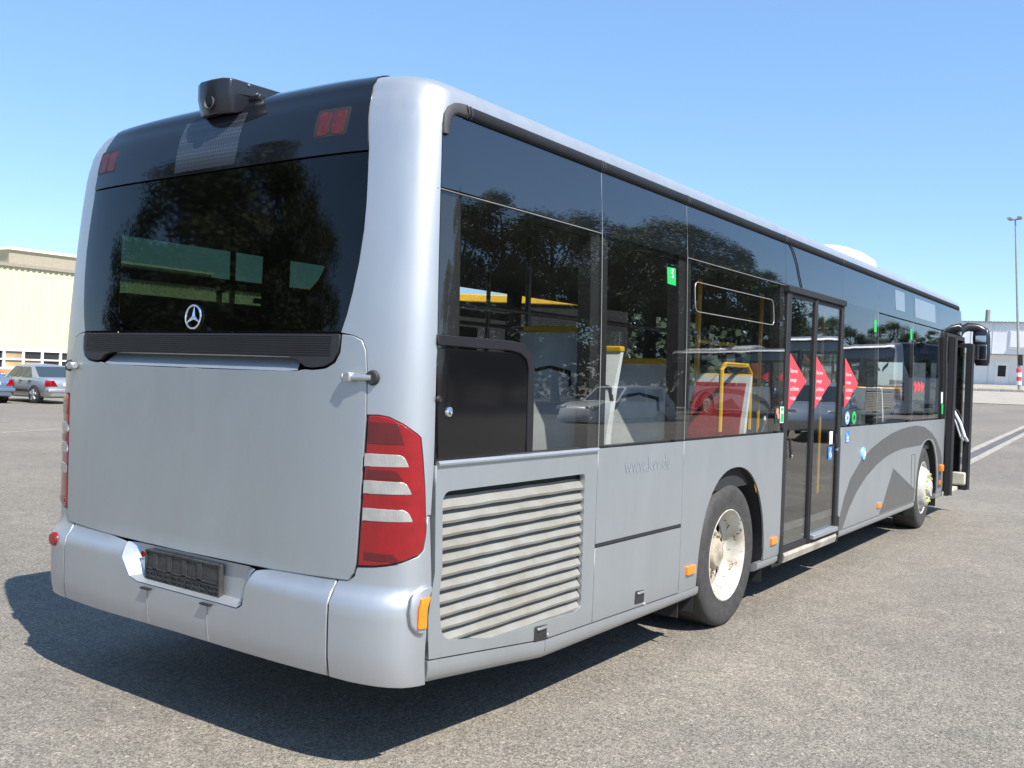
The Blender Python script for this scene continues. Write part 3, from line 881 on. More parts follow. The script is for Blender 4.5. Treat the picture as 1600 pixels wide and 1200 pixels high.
    # wheel housings
    for xc in (RW, FW):
        mb = MB(); hw = 0.585
        ring = arch(xc, hw, 1.075, 0.20)
        a_ = [Vector((x, sg * -1.262, z)) for x, z in ring]; b_ = [Vector((x, sg * -0.62, z)) for x, z in ring]
        n = len(ring)
        mb.add(a_ + b_, [(i, i + 1, n + i + 1, n + i) for i in range(n - 1)] + [tuple(range(n, 2 * n))])
        B(mb, 'wheel_housing', M['dark'], smooth=40)
    # glazing
    L2 = 1.285
    GL = M['glass'] if vis else M['glass_far']
    kg = dict(res=0.16, rim=0.012)
    g1 = patch('side_window', P([(0.275, L2 - 0.006), (XA, L2 - 0.006), (XA, 2.362), (0.285, 2.362), (0.275, 1.8)]), GL, **kg)
    q = P([(0.285, 2.372), (XA, 2.372), (XA, 2.684), (0.37, 2.684), (0.335, 2.684), (0.31, 2.65), (0.30, 2.60)])
    patch('upper_pane', q, M['upper'], **kg)
    g2 = patch('side_window', P([(XA, L2), (XB, L2), (XB, 2.365), (XA, 2.365)]), GL, gap=0, bev=0.0002, **kg)
    patch('upper_pane', P([(XA + .002, 2.365), (XB - .002, 2.365), (XB - .002, 2.684), (XA + .002, 2.684)]), M['upper'], gap=0, bev=0.0002, **kg)  # black glass stands in for the shaded cove behind this full-height pane
    g3 = patch('side_window', P([(XB, L2), (XC - 0.05, L2), (XC - 0.05, 2.362), (XB, 2.362)]), GL, **kg)
    patch('upper_pane', P([(XB, 2.372), (XC - 0.03, 2.372), (XC - 0.03, 2.684), (XB, 2.684)]), M['upper'], **kg)
    if vis:
        patch('door_header', P([(XC - 0.03, 2.37), (XD - 0.03, 2.37), (XD - 0.03, 2.684), (XC - 0.03, 2.684)]), M['upper'], **kg)
    else:
        patch('side_window', P([(XC - 0.05, L2), (XD, L2), (XD, 2.684), (XC - 0.05, 2.684)]), GL, **kg)
    g4 = patch('side_window', P([(XD, L2), (XE, L2), (XE, 2.365), (XD, 2.365)]), GL, gap=0, bev=0.0002, **kg)
    patch('upper_pane', P([(XD - .03, 2.365), (XE - .002, 2.365), (XE - .002, 2.684), (XD - .03, 2.684)]), M['upper'], gap=0, bev=0.0002, **kg)  # here too the pane top is blackened for the dark cove behind it
    g5 = patch('side_window', P([(XE, L2), (XFD, L2), (XFD, 2.352), (XE, 2.352)]), GL, **kg)
    patch('upper_pane', P([(XE, 2.36), (XFD, 2.36), (XFD, 2.684), (XE, 2.684)]), M['upper'], **kg)
    g6 = patch('side_window', P([(XFD, L2), (XG, L2), (XG, 2.352), (XFD, 2.352)]), GL, **kg)
    patch('upper_pane', P([(XFD, 2.36), (9.75, 2.36), (9.75, 2.684), (XFD, 2.684)]), M['upper'], **kg)
    patch('upper_pane', P([(9.75, 2.36), (XEND, 2.36), (XEND, 2.684), (9.75, 2.684)]), M['upper'], **kg)
    if not vis:
        patch('side_window', P([(XG, L2), (XEND, L2), (XEND, 2.352), (XG, 2.352)]), GL, **kg)
    # hopper window: bright sealing line in pane 3
    if vis:
        q = fillet([(2.70, 2.055), (4.06, 2.055), (4.04, 2.235), (2.69, 2.235)], 0.05)
        strip_on('hopper_seal', P(resample(q, 0.1)), 0.0028, 0, M['alu2'], g3, 0.002, closed=True, n=6)
    # black frit margins inside the glass, dark posts between the panes
    for x, w in ((0.36, 0.14), (XA, 0.17), (XB, 0.17), (XC - 0.05, 0.13), (XD, 0.17), (XE, 0.14), (XFD, 0.16), (XG - 0.03, 0.14), (XEND - 0.05, 0.12)):
        mb = MB()
        for z0, z1 in ((1.15, 1.75), (1.75, 2.40)):
            mb.add([S(*Sd(x + a, z, sg), o) for z in (z0, z1) for a, o in ((-w / 2, -0.016), (w / 2, -0.016), (w / 2, -0.09), (-w / 2, -0.09))], [(0, 1, 5, 4), (1, 2, 6, 5), (2, 3, 7, 6), (3, 0, 4, 7)])
        B(mb, 'window_post', M['under'])
    # rubber/aluminium seams between panes
    for x, z0, z1 in ((XA, 1.28, 2.68), (XB, 1.28, 2.68), (XE, 1.28, 2.68), (XFD, 1.28, 2.36)):
        if vis:
            mb = MB(); mb.tube([S(*Sd(x, z), -0.001) for z in (z0, 1.8, 2.36, z1)], 0.0024, 6); B(mb, 'glazing_seal', M['alu2'])
    for x0, x1_ in ((0.27, XA), (XB, XC - .05)):
        if vis:
            mb = MB(); mb.tube([S(*Sd(x, 2.367), -0.001) for x in (x0, (x0 + x1_) / 2, x1_)], 0.0026, 6); B(mb, 'glazing_seal', M['alu2'])
    # drip rail along the roof edge, with its curved end piece
    mb = MB()
    rings = []
    xs = [0.45, 0.6, 0.9, 1.3, XA, 2.0, XB, 3.5, 4.345, 5.79, 7, 8.4, 9.8, 11.0, 11.42]
    for x in xs:
        rings.append([S(*Sd(x, z, sg), o) for z, o in ((2.684, 0.0), (2.686, 0.012), (2.698, 0.020), (2.716, 0.021), (2.732, 0.016), (2.742, 0.004))])
    mb.loft(rings, closed=False)
    dr = B(mb, 'drip_rail', M['rail'], smooth=50)
    mb = MB()
    path = [(0.313, 2.59), (0.316, 2.625), (0.328, 2.665), (0.350, 2.693), (0.38, 2.708), (0.415, 2.713), (0.462, 2.714)]
    rings = []
    for i, (x, z) in enumerate(path):
        q0, q1 = path[max(i - 1, 0)], path[min(i + 1, len(path) - 1)]
        t = Vector((q1[0] - q0[0], q1[1] - q0[1])).normalized(); nn = Vector((-t.y, t.x)); hwid = 0.014 + 0.014 * i / 6
        rings.append([S(*Sd(x + nn.x * a_ * hwid, z + nn.y * a_ * hwid, sg), o_) for a_, o_ in ((-1, 0.0), (-0.95, 0.009), (-0.5, 0.014), (0.5, 0.014), (0.95, 0.010), (1, 0.0))])
    mb.loft(rings, closed=False)
    B(mb, 'drip_rail_end', M['cornertrim'], dr, smooth=60)
    if vis:
        for x in (0.46, XA, XB, 4.30, 5.76):
            for d in (-0.012, 0.012):
                mb = MB(); mb.tube([S(*Sd(x + d, z), o) for z, o in ((2.684, 0.008), (2.698, 0.0205), (2.716, 0.022), (2.736, 0.015))], 0.003, 6); B(mb, 'rail_joint', M['cornertrim'], dr)
    return dict(ga=ga, g1=g1, g2=g2, g3=g3, g4=g4, g5=g5, g6=g6, pb=pb, pf=pf, pcp=pcp, pb2=pb2)
def mat_perf(name, lo, hi, scale=140):
    m, nt, p, o = newmat(name)
    tc = nt.nodes.new('ShaderNodeTexCoord')
    v = nt.nodes.new('ShaderNodeTexVoronoi'); v.inputs['Scale'].default_value = scale; v.inputs['Randomness'].default_value = 0.0
    mp = nt.nodes.new('ShaderNodeMapping'); mp.inputs['Scale'].default_value = (1, 0.01, 1)
    nt.links.new(tc.outputs['Object'], mp.inputs[0]); nt.links.new(mp.outputs[0], v.inputs['Vector'])
    r = ramp(nt, v.outputs['Distance'], [(0.30, lo), (0.42, hi)])
    n = noise(nt, 4, 6, 0.75); d = ramp(nt, n.outputs[0], [(0.35, (1.0, 1.0, 1.0)), (0.75, (0.72, 0.66, 0.56))])
    c = mixc(nt, 1.0, r.outputs[0], d.outputs[0], 'MULTIPLY')
    nt.links.new(c, p.inputs['Base Color'])
    p.inputs['Roughness'].default_value = 0.55; p.inputs['Metallic'].default_value = 0.25
    return m
M['slat'] = mat_perf('perforated_slat', (0.09, 0.088, 0.08), (0.30, 0.293, 0.265), 190)
M['grille_back'] = mat_perf('perforated_backing', (0.05, 0.05, 0.05), (0.20, 0.195, 0.185))
RS = side(1)
LS = side(-1)

# black gloss engine-bay hatch below the first window, with a raised frame
q = [(0.287, 1.29), (0.925, 1.29), (0.925, 1.66), (0.90, 1.715), (0.85, 1.745), (0.78, 1.755), (0.268, 1.755)]
eh = patch('black_side_hatch', sd([(0.287, 1.288), (0.905, 1.288), (0.905, 1.655), (0.88, 1.70), (0.835, 1.722), (0.77, 1.73), (0.268, 1.73)]), M['gloss'], parent=RS['g1'], off=0.006, rim=0.016, gap=0, bev=0.003, res=0.1)
fr = sd([(0.905, 1.288), (0.955, 1.288), (0.955, 1.665), (0.925, 1.735), (0.865, 1.772), (0.78, 1.782), (0.266, 1.782), (0.266, 1.74), (0.77, 1.738), (0.84, 1.728), (0.885, 1.705), (0.905, 1.66)])
patch('hatch_frame', fr, M['rail'], parent=RS['g1'], off=0.012, rim=0.02, gap=0, bev=0.004, res=0.06)
mb = MB(); mb.lathe([(0, 0.008), (0.012, 0.010), (0.020, 0.006), (0.022, 0.0)], S(*Sd(0.345, 1.475), 0.006), 'Y', 20, sgn=-1); B(mb, 'hatch_lock', M['chrome'], eh)
mb = MB(); mb.lathe([(0, 0.008), (0.010, 0.010), (0.016, 0.0)], S(*Sd(0.281, 1.525), 0.006), 'Y', 16, sgn=-1); B(mb, 'hatch_button', M['trim'], eh)

# amber side markers
for x, z, w in ((2.735, 0.482, 0.115), (4.18, 0.482, 0.115), (7.15, 0.47, 0.13), (10.02, 0.48, 0.10)):
    mb = MB(); mb.box(S(*Sd(x, z), 0.006), (w, 0.02, 0.055)); B(mb, 'side_marker', M['orange'], bevel=0.005)
mb = MB(); mb.box(S(*Sd(10.0, 0.665), 0.02), (0.10, 0.05, 0.09)); B(mb, 'indicator', M['orange'], bevel=0.012)

# livery graphics on the front side panel
def flat(name, pts, mat, parent, off=0.002, res=0.1): return patch(name, pts, mat, parent=parent, off=off, rim=0.0015, gap=0, bev=0.0003, res=res)
oc = [(5.80, 0.44), (5.94, 0.64), (6.12, 0.80), (6.45, 0.95), (6.80, 1.045), (7.15, 1.11), (7.55, 1.165), (7.9, 1.195), (8.3, 1.215), (8.65, 1.22), (9.05, 1.195), (9.45, 1.12), (9.75, 1.02), (10.0, 0.88), (10.10, 0.78), (10.10, 0.42),
      (9.92, 0.42), (9.91, 0.60), (9.86, 0.78), (9.72, 0.94), (9.55, 1.03), (9.3, 1.055), (9.05, 1.03), (8.93, 0.99), (8.5, 0.99), (8.1, 0.99), (7.7, 0.97), (7.35, 0.935), (7.0, 0.875), (6.65, 0.785), (6.35, 0.67), (6.12, 0.54), (5.96, 0.40), (5.94, 0.372), (5.80, 0.372)]
flat('swoosh_arc', sd(oc), M['graphic'], RS['pf'])
flat('swoosh_triangle', sd([(7.68, 0.80), (7.20, 0.375), (8.66, 0.375), (8.70, 0.50)]), M['graphic'], RS['pf'])
strip_on('service_door_line', sd([(8.50, 0.52), (8.66, 0.52), (8.64, 0.90), (8.48, 0.90)]), 0.0025, 0, M['trim'], RS['pf'], 0.001, closed=True, n=5)

# lettering
def text(body, u0, z0, size, mat, parent, off, sx=1.0, name='lettering', shear=0.0, bold=0.0, spacing=1.0):
    cu = bpy.data.curves.new(name, 'FONT'); cu.body = body; cu.size = size; cu.align_x = 'LEFT'; cu.shear = shear; cu.offset = bold; cu.space_line = spacing
    cu.resolution_u = 3
    tmp = bpy.data.objects.new(name, cu); COL.objects.link(tmp)
    dg = bpy.context.evaluated_depsgraph_get()
    me = bpy.data.meshes.new_from_object(tmp.evaluated_get(dg))
    bpy.data.objects.remove(tmp)
    for v in me.vertices:
        v.co = S(u0 + v.co.x * sx, z0 + v.co.y, off) - ORG
    me.materials.clear(); me.materials.append(mat)
    o = bpy.data.objects.new(name, me); COL.objects.link(o); o.parent = parent
    return o
text('www.kvv.de', Sd(1.86, 1.16)[0], 1.125, 0.115, M['ghost'], RS['pb'], 0.0022, sx=0.98, bold=0.0)

# ---- middle door
def door():
    d = MB()
    y0 = -1.268
    xl, xr, zb, zt = XC - 0.03, XD - 0.03, 0.30, 2.335
    fr_ = [((xl + 0.045, y0 + 0.03, (zb + zt) / 2), (0.09, 0.075, zt - zb)), ((xr - 0.03, y0 + 0.03, (zb + zt) / 2 + 0.02), (0.06, 0.075, zt - zb - 0.04))]
    for c, s_ in fr_: d.box(c, s_)
    d.box(((xl + xr) / 2, y0 + 0.028, zt + 0.012), (xr - xl + 0.02, 0.10, 0.05))
    dm = B(d, 'middle_door', M['trim'], bevel=0.006)
    mid = 5.005
    for a, b in ((xl + 0.09, mid - 0.03), (mid + 0.03, xr - 0.06)):
        mb = MB(); mb.box(((a + b) / 2, y0 + 0.012, (zt + 0.40) / 2), (b - a, 0.006, zt - 0.40 - 0.02)); B(mb, 'door_pane', M['glass'], dm)
        for z, h in ((zt - 0.03, 0.03), (0.375, 0.05)):
            mb = MB(); mb.box(((a + b) / 2, y0 + 0.014, z), (b - a, 0.028, h)); B(mb, 'door_rail', M['trim'], dm, bevel=0.004)
        mb = MB(); mb.box(((a + b) / 2, y0 + 0.030, 0.535), (b - a, 0.012, 0.06)); B(mb, 'kick_strip', M['alu2'], dm, bevel=0.003)
        mb = MB(); mb.box(((a + b) / 2, y0 + 0.030, 0.435), (b - a, 0.012, 0.13)); B(mb, 'kick_plate', M['graphic'], dm, bevel=0.003)
    mb = MB(); mb.box((mid, y0 + 0.008, (zt + 0.34) / 2), (0.062, 0.03, zt - 0.36)); mb.box((mid, y0 + 0.004, (zt + 0.34) / 2), (0.016, 0.034, zt - 0.37))
    B(mb, 'meeting_stile', M['trim'], dm, bevel=0.005)
    # outside handles
    for x in (xl + 0.155, xr - 0.125):
        mb = MB(); mb.tube([(x, y0 - 0.006, 1.22), (x, y0 - 0.010, 1.17), (x + 0.012, y0 - 0.012, 1.10), (x + 0.02, y0 - 0.006, 1.075)], 0.010, 8); B(mb, 'door_handle', M['rubber'], dm)
        mb = MB(); mb.tube([(x + 0.02, y0 - 0.004, 1.09), (x + 0.02, y0 - 0.022, 1.085)], 0.015, 10); B(mb, 'handle_knob', M['chrome'], dm)
    # entrance sill with a folding ramp edge
    mb = MB(); mb.loft([[Vector((x, y, z)) for y, z in ((-1.20, 0.355), (-1.275, 0.355), (-1.288, 0.335), (-1.275, 0.285), (-1.18, 0.285))] for x in (xl + 0.09, xr - 0.04)], closed=True); B(mb, 'entrance_sill', M['rail_dirty'], dm, smooth=30)
    mb = MB(); mb.box((mid + 0.36, y0 - 0.01, 0.405), (xr - mid - 0.10, 0.06, 0.035)); B(mb, 'ramp_edge', M['silver'], dm, bevel=0.004)
    mb = MB()
    for x in (xl + 0.03, xr + 0.0): mb.tube([(x, y0 - 0.008, 0.5), (x, y0 - 0.006, 0.36), (x - 0.005, y0 + 0.0, 0.29), (x - 0.03, y0 + 0.05, 0.265)], 0.018, 8)
    B(mb, 'door_seal', M['rubber'], dm)
    return dm
M['rail_dirty'] = plain('dirty_sill', (0.33, 0.30, 0.25), 0.6, var=0.35, scale=5)
DOOR = door()

# ---- stickers
def sticker(name, pts, mat, parent, off=0.003): return patch(name, sd(pts), mat, parent=parent, off=off, rim=0.0015, gap=0, bev=0.0004, res=0.2)
def circ(x, z, r, k=20, e=1.0): return [(x + r * e * math.cos(2 * math.pi * i / k), z + r * math.sin(2 * math.pi * i / k)) for i in range(k)]
msg = 'Bitte vorne\neinsteigen\nund Fahrkarte\nvorzeigen.'
for x, par, off in ((4.43, DOOR, -0.0095), (5.06, DOOR, -0.0095), (5.845, RS['g4'], 0.003)):
    a = patch('arrow_sticker', sd([(x, 1.44), (x + 0.41, 1.66), (x, 1.88)]), M['sticker_red'], parent=par, off=off, rim=0.001, gap=0, bev=0.0003, res=0.2)
    text(msg, Sd(x + 0.03, 1.66)[0], 1.722, 0.044, M['white'], a, off + 0.0012, name='sticker_text', spacing=1.55, sx=0.80)
for k in range(3):
    x = 8.50 + 0.16 * k
    sticker('small_arrow_sticker', [(x, 1.58), (x + 0.15, 1.65), (x, 1.72)], M['sticker_red'], RS['g6'])
s_ = sticker('exit_sticker', [(2.315, 2.185), (2.425, 2.183), (2.42, 2.283), (2.31, 2.28)], M['sticker_green'], RS['g2'])
mb = MB(); mb.tube([S(*Sd(x, z), 0.005) for x, z in ((2.375, 2.26), (2.365, 2.248), (2.38, 2.235), (2.372, 2.222))], 0.0035, 5); mb.tube([S(*Sd(x, z), 0.005) for x, z in ((2.37, 2.27), (2.376, 2.268))], 0.007, 6); B(mb, 'pictogram', M['white'], s_)
for x, z in ((6.78, 2.22), (8.26, 2.22)): sticker('exit_sticker', [(x, z - 0.06), (x + 0.09, z - 0.06), (x + 0.09, z + 0.06), (x, z + 0.06)], M['sticker_green'], RS['g4'] if x < 7 else RS['g5'])
wb = sticker('notice_border', [(4.225, 1.345), (4.300, 1.345), (4.300, 1.465), (4.225, 1.465)], M['white'], RS['g3'])
sticker('notice_panel', [(4.233, 1.352), (4.292, 1.352), (4.292, 1.415), (4.233, 1.415)], M['sticker_green'], wb, 0.0045)
sticker('notice_panel', [(4.236, 1.435), (4.289, 1.435), (4.289, 1.458), (4.236, 1.458)], M['sticker_green'], wb, 0.0045)
ph = sticker('photo_sticker', [(4.115, 1.345), (4.215, 1.345), (4.215, 1.468), (4.115, 1.468)], M['rubber'], RS['g3'])
sticker('photo_face', circ(4.165, 1.43, 0.026), M['skin'], ph, 0.0045); sticker('photo_face', circ(4.185, 1.395, 0.02), M['skin'], ph, 0.0047)
for x, m1, m2 in ((5.95, 'sticker_lblue', 'sticker_blue'), (6.16, 'sticker_green', 'sticker_green')):
    c_ = sticker('round_sticker', circ(x, 1.352, 0.058, e=1.15), M[m1], RS['g4'])
    sticker('round_sticker_centre', circ(x, 1.352, 0.036, e=1.15), M['white'] if m1 == 'sticker_lblue' else M[m2], c_, 0.0045)
    sticker('round_sticker_mark', circ(x, 1.352, 0.022, e=1.15), M['sticker_blue'] if m1 == 'sticker_lblue' else M['dark'], c_, 0.006)
patch('white_label', sd([(5.50, 1.135), (5.585, 1.135), (5.585, 1.245), (5.50, 1.245)]), M['white'], parent=DOOR, off=-0.012, rim=0.001, gap=0, bev=0.0003)
wl = patch('wheelchair_sign', sd([(5.48, 1.005), (5.585, 1.005), (5.585, 1.115), (5.48, 1.115)]), M['sticker_blue'], parent=DOOR, off=-0.012, rim=0.001, gap=0, bev=0.0003)
mb = MB()
mb.tube([S(*Sd(5.525 + 0.022 * math.cos(t), 1.045 + 0.022 * math.sin(t)), -0.009) for t in (math.pi * (0.75 + 1.45 * k / 14) for k in range(15))], 0.003, 5)
mb.tube([S(*Sd(x, z), -0.009) for x, z in ((5.522, 1.088), (5.525, 1.06), (5.545, 1.058), (5.558, 1.032))], 0.004, 5); mb.tube([S(*Sd(5.52, 1.097), -0.009), S(*Sd(5.524, 1.099), -0.009)], 0.007, 6)
B(mb, 'pictogram', M['white'], wl)
bl = sticker('pushchair_sign', [(5.92, 1.13), (6.02, 1.13), (6.02, 1.235), (5.92, 1.235)], M['sticker_blue'], RS['pf'])
mb = MB(); mb.tube([S(*Sd(x, z), 0.005) for x, z in ((5.935, 1.215), (5.95, 1.19), (5.99, 1.19), (5.985, 1.165), (5.95, 1.165), (5.95, 1.19))], 0.004, 5)
for x in (5.955, 5.985): mb.tube([S(*Sd(x, 1.148), 0.004), S(*Sd(x, 1.148), 0.007)], 0.010, 8)
B(mb, 'pictogram', M['white'], bl)
mb = MB(); mb.lathe([(0.0, 0.012), (0.035, 0.018), (0.055, 0.014), (0.062, 0.0)], S(*Sd(6.50, 1.008), 0.001), 'Y', 24, sgn=-1); rb = B(mb, 'request_button', M['sticker_lblue'])
mb = MB(); mb.lathe([(0.0, 0.004), (0.026, 0.003), (0.03, 0.0)], S(*Sd(6.52, 1.008), 0.015), 'Y', 20, sgn=-1); B(mb, 'button_face', M['white'], rb)
# pale display windows printed in the upper panes (route display at the side)
for a, b, z0, z1 in ((7.62, 8.02, 2.44, 2.645), (8.50, 9.55, 2.42, 2.635)):
    sticker('side_display', [(a, z0), (b, z0), (b, z1), (a, z1)], M['display'], RS['g6'], 0.002)
# a cable hanging from the roof edge and two cracks of sealant
mb = MB(); mb.tube([S(*Sd(x, z), 0.006) for x, z in ((4.40, 2.69), (4.47, 2.655), (4.52, 2.60), (4.56, 2.55), (4.60, 2.47), (4.64, 2.41), (4.67, 2.36))], 0.0045, 6); B(mb, 'loose_cable', M['rubber'])

# ---- wheels
def wheel(xc, sg, front, steer=0.0):
    r0 = 0.475
    yf = 1.232
    c = Vector((xc, sg * -yf, r0))
    T = MB(); wdt = 0.27
    def tyre(off):
        return [(0.298, -0.004 + off), (0.312, 0.006 + off), (0.335, 0.004 + off), (0.36, 0.010 + off), (0.40, 0.013 + off), (0.435, 0.010 + off), (0.458, 0.001 + off), (0.470, -0.012 + off), (0.4745, -0.03 + off), (0.475, -0.06 + off), (0.475, -wdt + 0.05 + off),
                (0.470, -wdt + 0.015 + off), (0.43, -wdt + off), (0.36, -wdt + off), (0.30, -wdt + 0.02 + off)]
    w = empty('wheel', c - ORG); w.parent = BUS
    z = Vector((0, 0, 0))
    T.lathe(tyre(0), z, 'Y', 64, sgn=-sg)
    if not front: T.lathe(tyre(-0.33), z, 'Y', 48, sgn=-sg)
    T.build('tyre', M['tyre'], w, smooth=40)
    Rm = MB()
    if not front:
        Rm.lathe([(0.304, -0.004), (0.306, 0.004), (0.300, 0.006), (0.292, -0.002), (0.284, -0.012), (0.276, -0.03), (0.268, -0.06), (0.262, -0.10), (0.258, -0.115), (0.250, -0.128), (0.238, -0.134), (0.225, -0.135)], z, 'Y', 64, sgn=-sg)
        Rm.build('rim', M['rim'], w, smooth=40)
        D = MB(); n = 10; Nq = 80
        # dish with ten hand holes
        prof = [(0.232, -0.153), (0.215, -0.150), (0.165, -0.140), (0.12, -0.138)]
        def P(r, h, q): return Vector((r * math.cos(q), -sg * h, r * math.sin(q)))
        vs = []; fs = []
        for k in range(Nq):
            q = 2 * math.pi * k / Nq
            for r, h in ((0.245, -0.132), (0.222, -0.128), (0.160, -0.112), (0.10, -0.105)): vs.append(P(r, h, q))
        for k in range(Nq):
            k2 = (k + 1) % Nq
            for j in range(3):
                if j == 1 and (k % 8) in (2, 3, 4, 5): continue
                fs.append((k * 4 + j, k * 4 + j + 1, k2 * 4 + j + 1, k2 * 4 + j))
        D.add(vs, fs)
        D.build('dish', M['hub'], w, smooth=40)
        Bk = MB(); Bk.lathe([(0.255, -0.25), (0.0, -0.25)], z, 'Y', 32, sgn=-sg); Bk.build('drum', M['under'], w)
        Hb = MB(); Hb.lathe([(0.105, -0.108), (0.10, -0.08), (0.085, -0.06), (0.05, -0.05), (0.0, -0.048)], z, 'Y', 32, sgn=-sg)
        for k in range(10):
            q = 2 * math.pi * (k + .5) / 10
            Hb.tube([P(0.130, -0.110, q), P(0.130, -0.082, q)], 0.016, 6)
        Hb.build('hub', M['hub'], w, smooth=35)
    else:
        Rm.lathe([(0.304, -0.004), (0.306, 0.006), (0.296, 0.006), (0.288, -0.004), (0.282, -0.02), (0.276, -0.035), (0.262, -0.03), (0.245, -0.005), (0.225, 0.035), (0.205, 0.06), (0.18, 0.068), (0.15, 0.066), (0.13, 0.058), (0.105, 0.06), (0.10, 0.085), (0.085, 0.10), (0.0, 0.104)], z, 'Y', 64, sgn=-sg)
        Rm.build('rim', M['hubwhite'], w, smooth=35)
        def P(r, h, q): return Vector((r * math.cos(q), -sg * h, r * math.sin(q)))
        for k in range(10):
            q = 2 * math.pi * k / 10
            nb = MB(); nb.tube([P(0.163, 0.06, q), P(0.163, 0.088, q)], [0.017, 0.012], 8)
            a = P(0.163, 0.080, q); t = P(1, 0, q + math.pi / 2) - Vector((0, P(1, 0, q).y, 0))
            nb.tube([a, a + t * 0.035], [0.007, 0.003], 6)
            nb.build('nut_marker', M['marker'], w)
    w.rotation_euler.z = steer
    return w
M['marker'] = plain('yellow_green_plastic', (0.46, 0.50, 0.13), 0.5)
wheel(3.42, 1, False); wheel(3.42, -1, False)
wheel(9.265, 1, True, rad(2)); wheel(9.265, -1, True, rad(2))
mb = MB(); mb.box((2.70, -1.05, 0.26), (0.012, 0.34, 0.15)); B(mb, 'mudflap', M['trim'])

# ---- front door: two leaves swung out, entrance inside
def front_door():
    d = MB(); y0 = -1.262
    xl, xr = XG, 11.34
    d.box((xl + 0.03, y0 + 0.05, 1.30), (0.06, 0.12, 1.98)); d.box((xr, y0 + 0.05, 1.30), (0.06, 0.12, 1.98)); d.box(((xl + xr) / 2, y0 + 0.05, 2.315), (xr - xl, 0.12, 0.06))
    fd = B(d, 'front_door', M['trim'], bevel=0.008)
    for x, yo, zt in ((xl + 0.085, -1.335, 2.30), (xr - 0.10, -1.375, 2.26)):
        lf = MB(); z0 = 0.30
        lw = 0.56
        lf.box((x, yo + 0.03, (z0 + zt) / 2), (0.05, 0.06, zt - z0)); lf.box((x, yo + lw - 0.03, (z0 + zt) / 2), (0.05, 0.06, zt - z0))
        for z, h in ((zt - 0.03, 0.06), (z0 + 0.09, 0.18)): lf.box((x, yo + lw / 2, z), (0.05, lw - 0.12, h))
        L = B(lf, 'door_leaf', M['trim'], fd, bevel=0.006)
        mb = MB(); mb.box((x, yo + lw / 2, (z0 + zt) / 2 + .06), (0.008, lw - 0.12, zt - z0 - 0.24)); B(mb, 'leaf_pane', M['glass'], L)
        mb = MB(); mb.tube([(x, yo - 0.012, z0 + 0.01), (x, yo - 0.012, zt - 0.01)], 0.028, 10); B(mb, 'leaf_seal', M['rubber'], L)
        if zt < 2.28:
            for o_, r_ in ((0.0, 0.020), (0.05, 0.014)):
                mb = MB(); mb.tube([(x - 0.03, -1.16 + o_, 1.40), (x - 0.10, -1.21 + o_, 1.34), (x - 0.11, -1.29 + o_, 1.20), (x - 0.11, -1.35 + o_, 1.02), (x - 0.03, -1.37 + o_, 0.96)], r_, 10); B(mb, 'grab_bar', M['roofwhite'], L)
    mb = MB(); mb.box(((xl + xr) / 2, -1.0, 0.325), (xr - xl - 0.06, 0.56, 0.05)); B(mb, 'entrance_step', M['step'], fd, bevel=0.006)
    mb = MB(); mb.box((xr - 0.17, -1.29, 0.455), (0.06, 0.17, 0.17)); B(mb, 'front_sill', M['step'], fd, bevel=0.02)
    return fd
M['step'] = plain('pale_step_edge', (0.46, 0.44, 0.36), 0.7, var=0.2)
front_door()
# door-edge notices on the post before the front door
sticker('white_label', [(9.93, 1.46), (10.02, 1.46), (10.02, 1.60), (9.93, 1.60)], M['white'], RS['g6'])
nb_ = sticker('notice_panel', [(9.97, 1.33), (10.06, 1.33), (10.06, 1.45), (9.97, 1.45)], M['sticker_green'], RS['g6']); nb_.name = 'notice_panel'

# ---- mirror on the front right corner
mb = MB()
mb.tube([(11.32, -1.19, 2.36), (11.36, -1.22, 2.45), (11.42, -1.29, 2.49), (11.46, -1.40, 2.48), (11.48, -1.49, 2.43), (11.48, -1.51, 2.36)], [0.045, 0.055, 0.06, 0.06, 0.055, 0.05], 12)
arm = B(mb, 'mirror_arm', M['plastic'])
hs = []
for z, w, d in ((2.48, 0.12, 0.06), (2.44, 0.20, 0.10), (2.34, 0.215, 0.13), (2.15, 0.21, 0.13), (2.02, 0.19, 0.12), (1.97, 0.15, 0.08)):
    hs.append([Vector((11.47 + 0.5 * d * math.copysign(abs(math.sin(t)) ** 0.6, math.sin(t)) * 1.0, -1.455 - 0.05 * (2.3 - z) + 0.5 * w * math.copysign(abs(math.cos(t)) ** 0.6, math.cos(t)), z)) for t in (2 * math.pi * k / 20 for k in range(20))])
mb = MB(); mb.loft(hs); hous = B(mb, 'mirror_housing', M['plastic'], arm, smooth=50)
mb = MB(); mb.box((11.402, -1.465, 2.15), (0.006, 0.135, 0.20)); B(mb, 'mirror_glass', M['chrome'], arm, bevel=0.01)
mb = MB(); mb.box((11.402, -1.455, 2.33), (0.006, 0.13, 0.085)); B(mb, 'mirror_glass', M['chrome'], arm, bevel=0.01)

